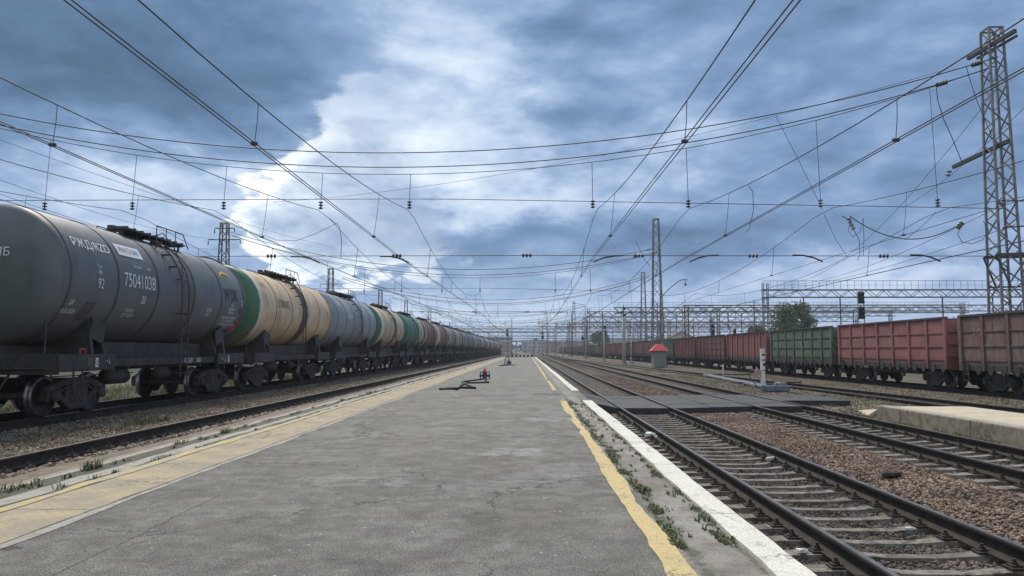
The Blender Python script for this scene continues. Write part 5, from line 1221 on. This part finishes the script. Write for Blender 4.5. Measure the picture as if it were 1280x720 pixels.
pole(732, 190, 13.0, 'far pale pole with a curved lamp arm left of the thin lattice mast', .16, arm=-2.4)
pole(684, 240, 13.5, 'far pale pole with a curved lamp arm near the vanishing point', .16, arm=-2.2)
pole(789, 118, 3.6, 'little pale stake in front of the red wagons', .07)
pole(704, 175, 4.2, 'short grey post in front of the farthest red wagons', .1)

# ------------------------------------------------------------------ footbridge and buildings at the vanishing point
m_far = M('far_concrete', (.42, .42, .41), (.28, .28, .28), .3, rough=.9); m_fard = M('far_dark', (.09, .095, .10), rough=.9)
t = empty('footbridge', (0, 420, .5)); tag(t, 'long pale footbridge crossing all tracks in the far distance', 'bridge')
q = MB(); q.box(-60, 75, -2, 2, 5.6, 6.6); q.build('deck', m_far, t); q = MB(); q.bar((-60, -2, 7.7), (75, -2, 7.7), .15)
for k in range(68): q.bar((-60 + 2 * k, -2, 6.6), (-60 + 2 * k, -2, 7.7), .1)
q.build('railing', m_fard, t)
rr_ = random.Random(4)
for k, x in enumerate([-34, -27, -20, -14, -10, -6, -3, 1, 4.5, 8, 12, 17, 24, 33, 46]):
    q = MB(); w = rr_.choice([.5, .8, 1.1]); q.box(x - w / 2, x + w / 2, -1.2, 1.2, 0, 5.6); q.build('pier', m_far, t)
def house(x, Y, w, h, dpt, label, wall, roofc, roof=2.2):
    t = empty('house', (x, Y, -.5)); tag(t, label, 'building'); q = MB(); q.prism([(-w / 2, 0), (w / 2, 0), (w / 2, h), (0, h + roof), (-w / 2, h)], 'y', 0, dpt); wl = q.build('wall', wall, t)
    q = MB()
    for s_ in (-1, 1): q.add([(s_ * (w / 2 + .5), -.6, h - .45 * roof * 2 / w), (0, -.6, h + roof + .05), (0, dpt + .6, h + roof + .05), (s_ * (w / 2 + .5), dpt + .6, h - .45 * roof * 2 / w), (s_ * (w / 2 + .5), -.6, h - .25), (0, -.6, h + roof + .3), (0, dpt + .6, h + roof + .3), (s_ * (w / 2 + .5), dpt + .6, h - .25)], [(0, 1, 2, 3), (4, 5, 6, 7), (0, 1, 5, 4), (2, 3, 7, 6), (0, 3, 7, 4)])
    q.build('roof', roofc, t)
    for k in (-1, 1):
        q = MB(); q.box(k * w / 4 - .5, k * w / 4 + .5, -.05, .05, h * .35, h * .35 + 1.4); q.build('window', m_fard, t)
mw = M('house_wall', (.55, .53, .50), rough=.9); mr = M('house_roof', (.13, .10, .095), rough=.9); mbk = M('brick_wall', (.26, .21, .19), (.22, .18, .165), 2, rough=.9)
house(P(852, 410, 260).x, 260, 9, 6.3, 8, 'small white gabled house behind the maroon wagons', mw, mr)
house(P(962, 410, 240).x, 245, 14, 6, 9, 'low brick house right beyond the tree', mbk, mr)
for i, (x, w, h, Y, mt_) in enumerate([(-60, 30, 9, 560, m_far), (-25, 26, 12, 600, mbk), (6, 20, 10, 620, m_far), (30, 34, 8, 580, mbk), (75, 40, 11, 600, m_far), (130, 44, 9, 620, m_far)]):
    t = empty('apartment_block', (x, Y, -.5)); tag(t, f'{["pale","brick-red","pale grey","low red","wide pale","long grey"][i]} building block on the horizon, {ordinal(i+1)} from the left', 'building'); q = MB(); q.box(-w / 2, w / 2, 0, 10, 0, h); q.build('wall', mt_, t)
    q = MB(); q.box(-w / 2 - .4, w / 2 + .4, -.4, 10.4, h, h + .5); q.build('roof', m_fard, t)
    for a in range(int(w / 4)):
        for b in range(int(h / 3)): q = MB(); q.box(-w / 2 + 1.3 + a * 4, -w / 2 + 2.8 + a * 4, -.06, .06, 1 + b * 3, 2.4 + b * 3); q.build('window', m_fard, t)

# ------------------------------------------------------------------ red-roofed hut by the rail
hx = P(824, 455, 90).x; t = empty('track_hut', (hx, 90, -.42)); tag(t, 'small grey hut with a bright red pyramid roof beside the track', 'hut')
m_hut = M('hut_wall', (.27, .29, .28), (.20, .21, .2), 4, rough=.85, strk=((.13, .12, .11), .4)); m_rr = M('hut_roof_red', (.62, .07, .08), (.50, .05, .06), 4, rough=.55)
q = MB(); q.box(-.74, .74, -.74, .74, 0, 2.1); w_ = q.build('wall', m_hut, t)
q = MB(); q.add([(-1.05, -1.05, 1.95), (1.05, -1.05, 1.95), (1.05, 1.05, 1.95), (-1.05, 1.05, 1.95), (-.3, -.3, 2.75), (.3, -.3, 2.75), (.3, .3, 2.75), (-.3, .3, 2.75)], [(0, 1, 5, 4), (1, 2, 6, 5), (2, 3, 7, 6), (3, 0, 4, 7), (4, 5, 6, 7), (3, 2, 1, 0)]); q.build('roof', m_rr, t)
q = MB(); q.box(-.4, .4, -.79, -.74, .05, 1.8); dr = q.build('door', M('hut_door', (.22, .235, .23), rough=.8), t); q = MB(); q.bar((.28, -.82, .85), (.28, -.82, 1.0), .03); q.build('handle', m_dkmetal, dr)

# ------------------------------------------------------------------ tree behind the train
def tree(x, Y, h, w, label, seed, z0=-.5, n=5200, ls=.26):
    r = random.Random(seed); t = empty('broadleaf_tree', (x, Y, z0)); tag(t, label, 'tree')
    m1 = M('leaves_a', (.12, .165, .085), rough=.8, world=True); m2 = M('leaves_b', (.18, .21, .12), rough=.8, world=True); m3 = M('leaves_c', (.075, .11, .06), rough=.8, world=True); mt_ = M('bark', (.08, .06, .045), (.12, .10, .08), 6, rough=.9)
    q = MB(); q.tube([(0, 0, 0), (.1, 0, h * .3), (0, .1, h * .6)], [.28, .2, .1], 8); q.build('trunk', mt_, t)
    lobes = []
    for k in range(26):
        a = r.random() * 2 * PI; e = r.uniform(-.25, 1.); rad = w / 2 * r.uniform(.35, .9) * math.sqrt(max(.1, 1 - max(0, e) ** 2 * .8))
        lobes.append((Vector((math.cos(a) * rad, math.sin(a) * rad, h * .62 + e * h * .30)), w * r.uniform(.10, .2)))
    for k, (c, rr) in enumerate(lobes[:9]):
        b = MB(); b.tube([(0, 0, h * r.uniform(.2, .4)), c * .5 + Vector((0, 0, h * .18)), c], [.12, .07, .02], 5); b.build('limb', mt_, t)
    q = MB()
    for _ in range(n):
        c, rr = r.choice(lobes); v = Vector((r.gauss(0, 1), r.gauss(0, 1), r.gauss(0, .8))); v = v.normalized() * rr * (r.random() ** .4); p = c + v
        s_ = ls * r.uniform(.5, 1.2); a = Vector((r.gauss(0, 1), r.gauss(0, 1), r.gauss(0, 1))).normalized(); b = a.cross(Vector((r.gauss(0, 1), r.gauss(0, 1), r.gauss(0, 1)))).normalized()
        q.cur = r.choice((0, 0, 1, 1, 2)); q.add([p - a * s_, p + b * s_ * .5, p + a * s_, p - b * s_ * .5], [(0, 1, 2, 3)])
    q.build('crown', [m1, m2, m3], t); return t
tree(P(990, 400, 130).x, 130, 9.9, 9.2, 'round leafy green tree rising behind the dark green wagon', 3)
tree(P(946, 412, 150).x, 150, 6.8, 6.5, 'low dull bush left of the big round tree', 5, n=2600)
tree(P(750, 415, 330).x, 330, 10.5, 9, 'dark distant tree behind the far signal', 8, n=2200, ls=.6)
tree(P(1225, 395, 130).x, 135, 7.0, 12, 'low tree line showing over the brown wagon', 9, n=2200)
# far wooded horizon (stuff)
q = MB(); r = random.Random(9); ms = [M('wood_a', (.045, .065, .03), rough=.9, world=True), M('wood_b', (.06, .08, .04), rough=.9, world=True)]
for k in range(9000):
    x = r.uniform(-700, 900); y = 760 + r.uniform(-40, 60); hgt = 7 + 4 * math.sin(x * .013) + 3 * math.sin(x * .05 + 1) + 2 * math.sin(x * .21); z = r.random() ** .7 * hgt
    s_ = r.uniform(1.2, 3.2); a = Vector((r.gauss(0, 1), r.gauss(0, .4), r.gauss(0, 1))).normalized() * s_; b = a.cross(Vector((r.gauss(0, 1), 1, r.gauss(0, 1)))).normalized() * s_ * .7
    q.cur = r.randrange(2); p = Vector((x, y, z)); q.add([p - a, p + b, p + a, p - b], [(0, 1, 2, 3)])
tag(q.build('distant_wood', ms), 'low band of trees along the horizon', 'wood', kind='stuff')

# ------------------------------------------------------------------ white marker post, point machine, rodding
mx = P(954, 480, 35.7).x; m_mk = M('marker_white', (.75, .75, .73), (.55, .54, .52), 6, rough=.7); m_pm = M('point_machine_blue', (.16, .20, .24), (.10, .12, .14), 4, rough=.6)
t = empty('marker_post', (mx, 35.7, -.4)); tag(t, 'white square marker post with dark painted marks by the point machine', 'post')
q = MB(); q.box(-.09, .09, -.09, .09, 0, 2.05); q.build('shaft', m_mk, t, bevel=.015)
for z, h_ in ((1.72, .10), (1.5, .06), (1.25, .13), (1.02, .05)):
    q = MB(); q.box(-.05 if z != 1.25 else -.02, .094, -.094, -.0885, z, z + h_); q.build('painted_mark', m_dkmetal, t)
t = empty('point_machine', (mx + .45, 35.4, -.38)); tag(t, 'blue-grey point machine box on the ground beside the white marker post', 'point machine')
q = MB(); q.box(-.6, .6, -.3, .3, .08, .34); q.build('housing', m_pm, t, bevel=.03); q = MB(); q.box(-.85, .6, -.42, .42, 0, .08); q.build('base', m_dkmetal, t)
q = MB(); q.lathe([(0, -.25), (.16, -.25), (.16, .25), (0, .25)], (.25, 0, .34), 'x', 14); q.build('motor', m_pm, t)
q = MB(); q.tube([(-.7, .2, .2), (-1.0, .3, .6), (-1.1, .5, .95), (-.6, .5, 1.05), (-.3, .4, .6)], .025, 6); q.build('cable', m_dkmetal, t)
q = MB(); q.box(-.8, -.4, .25, .5, .85, 1.05); q.build('junction_box', M('jbox_pink', (.35, .25, .25), rough=.7), t)
t = empty('point_rodding', (0, 0, 0)); tag(t, 'pair of pale blue-grey steel rods running along the ground to the point machine', 'rod')
a_, b_ = P(880, 470, 56), P(952, 481, 38)
for o_ in (0, .35):
    q = MB(); q.bar((a_.x + o_, a_.y, -.2), (b_.x + o_, b_.y, -.2), .12, .08); q.build('rod', M('rod_pale', (.30, .34, .37), rough=.5, metal=.3), t)
q = MB(); q.bar((a_.x, a_.y, -.2), (a_.x + 3.6, a_.y + .5, -.2), .08); q.bar((b_.x, b_.y + 4, -.2), (b_.x + 3.6, b_.y + 4.5, -.2), .08); q.build('drive_rod', m_dkmetal, t)
t = empty('marker_stake', (P(904, 470, 52).x, 52, -.4)); tag(t, 'thin white stake between the rodding and the freight train', 'stake'); q = MB(); q.lathe([(0, 0), (.05, 0), (.05, 1.0), (0, 1.05)], (0, 0, 0), 'z', 8); q.build('shaft', m_mk, t)
r = random.Random(21); mplate = M('scrap_steel', (.09, .085, .08), rough=.6)
for i in range(4):
    y = 31 + i * 5.1; q = MB(); q.tube([(12.2 + r.uniform(-.6, .6), y + k * .9, -.33 + .05 * math.sin(k * 2.)) for k in range(5)], .035, 5)
    tag(q.build('ground_cable', m_dkmetal), f'dark cable lying on the rubble, {ordinal(i+1)} nearest along the rodding', 'cable', 'cables on the ground')

# ------------------------------------------------------------------ things on the platform
m_hb = M('hydrant_blue', (.03, .045, .12), (.05, .05, .08), 6, rough=.5); m_hr = M('hydrant_red', (.58, .07, .04), (.4, .04, .03), 6, rough=.5); m_hose = M('hose_rubber', (.018, .018, .02), rough=.6)
def hydrant(px, py, label, hl, hosepts):
    Y = F_PX * EYE / (py - 438); x = P(px, py, Y).x; t = empty('water_hydrant', (x, Y, 0)); tag(t, label, 'hydrant', 'filling hydrants on the platform')
    q = MB(); q.lathe([(0, 0), (.17, 0), (.17, .04), (.11, .06), (.11, .30), (.14, .32), (.14, .36), (0, .36)], (0, 0, 0), 'z', 16)
    q.lathe([(0, 0), (.06, 0), (.06, .14), (.085, .14), (.085, .2), (0, .2)], (.09, 0, .2), 'x', 12); q.lathe([(0, 0), (.06, 0), (.06, -.14), (.085, -.14), (.085, -.2), (0, -.2)], (-.09, 0, .2), 'x', 12)
    q.bar((-.24, 0, .0), (-.24, 0, .40), .05); q.bar((.24, 0, 0), (.24, 0, .4), .05); q.bar((-.26, 0, .4), (.26, 0, .4), .04); q.build('body', m_hb, t)
    q = MB(); q.lathe([(0, .36), (.10, .36), (.11, .44), (.07, .52), (.03, .56), (.03, .63), (0, .63)], (0, 0, 0), 'z', 14); q.build('cap', m_hr, t)
    pts = []
    for a, b in hosepts: Yh = F_PX * EYE / (b - 438); pts.append(Vector((P(a, b, Yh).x, Yh, .04)))
    # smooth the corners a little
    sm = []
    for i in range(len(pts)):
        if 0 < i < len(pts) - 1: sm += [pts[i].lerp(pts[i - 1], .12), pts[i].lerp(pts[i - 1], .03), pts[i].lerp(pts[i + 1], .03), pts[i].lerp(pts[i + 1], .12)]
        else: sm.append(pts[i])
    q = MB(); q.tube(sm, .045, 7); tag(q.build('hose', m_hose), hl, 'hose', 'black hoses on the platform')
hydrant(606, 474, 'small blue hydrant with a red cap standing nearest on the platform', 'black hose zigzagging over the asphalt from the near red-capped hydrant', [(606, 473), (603, 474.5), (592, 476), (577, 478), (580, 479.5), (611, 478.5), (606, 475.5)])
Yh = lambda b: F_PX * EYE / (b - 438)
q = MB(); pz = [Vector((P(a, b, Yh(b)).x, Yh(b), .045)) for a, b in ((580, 479.5), (576, 483), (572, 486.5), (550, 487), (571, 487.6), (574, 485.5), (594, 486), (584, 482), (580, 480))]
q.tube(pz, .05, 7); tag(q.build('hose', m_hose), 'flattened black hose loop lying left of the near hydrant', 'hose', 'black hoses on the platform')
hydrant(636, 455.5, 'tilted second hydrant with bright fittings farther down the platform', 'black hose curled beside the farther hydrant', [(636, 455), (630, 456.5), (624, 457.5), (634, 457), (644, 456.5)])
q = MB(); x0 = P(634, 455, Yh(455.5)).x; q.bar((x0 - .35, Yh(455.5), 0), (x0 - .1, Yh(455.5), .95), .09); q.bar((x0 + .35, Yh(455.5), 0), (x0 + .1, Yh(455.5), 1.0), .09); q.bar((x0 - .12, Yh(455.5), .9), (x0 + .14, Yh(455.5), .95), .12)
tag(q.build('pipe_trestle', m_dkmetal), 'small dark trestle leaning over the farther hydrant', 'trestle')
# black and white barrier at the platform end
t = empty('striped_barrier', (-1.2, 168, 0)); tag(t, 'low black and white barrier across the far end of the platform', 'barrier')
mblk = M('barrier_black', (.03, .03, .03), rough=.6)
for k in range(11):
    q = MB(); x = -2.3 + k * .43; q.box(x, x + .42, -.04, .04, .10, .62); q.build('board', m_white if k % 2 else mblk, t)
for k in range(4): q = MB(); q.bar((-2.2 + k * 1.45, .1, 0), (-2.2 + k * 1.45, .1, .62), .07); q.build('post', m_dkmetal, t)
# manhole in the platform, litter
q = MB(); ym = Yh(492); xm_ = P(690, 492, ym).x; q.lathe([(0, .006), (.40, .008), (.46, .004)], (xm_, ym, 0), 'z', 28); q.cur = 1; q.lathe([(.43, .002), (.75, .003)], (xm_, ym, 0), 'z', 28)
tag(q.build('manhole_cover', [m_dkmetal, m_earth]), 'dark round manhole cover near the gap in the yellow line', 'manhole cover')
def crumple(x, y, z, s, mat, name, label, cat, seed, sx=1., sy=1., sz=.5, group=None):
    bm = bmesh.new(); bmesh.ops.create_icosphere(bm, subdivisions=2, radius=s); r = random.Random(seed)
    for v in bm.verts: f = 1 + r.uniform(-.35, .35); v.co = Vector((v.co.x * f * sx, v.co.y * f * sy, v.co.z * f * sz))
    me = bpy.data.meshes.new(name); bm.to_mesh(me); bm.free(); me.materials.append(mat); o = bpy.data.objects.new(name, me); C.objects.link(o); o.location = (x, y, z); tag(o, label, cat, group); return o
m_paper = M('litter_white', (.65, .66, .68), rough=.7); m_plastic = M('litter_plastic', (.50, .52, .52), rough=.2)
def gp_(px, py, z):   # ground point at height z under a pixel
    a = P(px, py, 10.); d_ = a - Vector((0, 0, EYE)); k = (z - EYE) / d_.z; return Vector((0, 0, EYE)) + d_ * k
p = gp_(812, 546, -.38); crumple(p.x, p.y, -.33, .09, m_paper, 'crumpled_bag', 'crumpled white bag on the stones by the near rail', 'litter', 1, 1.5, 1, .6); crumple(p.x + .16, p.y - .22, -.35, .07, m_paper, 'crumpled_paper', 'small white paper scrap touching the crumpled bag', 'litter', 2, 1.2, 1, .4)
p = gp_(965, 577, -.38)
q = MB(); q.lathe([(0, -.13), (.035, -.13), (.04, -.1), (.04, .05), (.015, .1), (.015, .13), (0, .13)], (0, 0, 0), 'x', 12); o = q.build('plastic_bottle', m_plastic); o.location = (p.x, p.y, -.33); o.rotation_euler = (0, 0, .6); tag(o, 'clear plastic bottle lying between the rails of the near track', 'bottle')
p = gp_(1113, 597, -.37); crumple(p.x, p.y, -.33, .11, m_fast, 'dropped_clamp', 'dark iron lump lying on the brown gravel between the tracks', 'scrap', 4, 1.3, .7, .6)
p = gp_(1002, 690, -.38); crumple(p.x, p.y, -.36, .035, m_paper, 'paper_scrap', 'tiny white scrap beside the near rail at the bottom of the view', 'litter', 5, 1.5, 1, .4)
p = gp_(1137, 664, -.38); crumple(p.x, p.y, -.35, .04, m_plastic, 'foil_scrap', 'shiny foil scrap between the sleepers', 'litter', 6, 1.5, 1, .4)

# ------------------------------------------------------------------ haze
hz = MB(); hz.box(-900, 1000, -60, 1150, -2.2, 30); hm = bpy.data.materials.new('haze'); hm.use_nodes = True; nt = hm.node_tree; nt.nodes.clear(); g = G(nt)
pv = g.n('ShaderNodeVolumePrincipled'); pv.inputs['Color'].default_value = (.80, .88, 1., 1); pv.inputs['Density'].default_value = .00035; pv.inputs['Anisotropy'].default_value = .2
g.l(pv.outputs[0], g.n('ShaderNodeOutputMaterial').inputs['Volume']); ho = hz.build('haze', hm); tag(ho, kind='stuff')
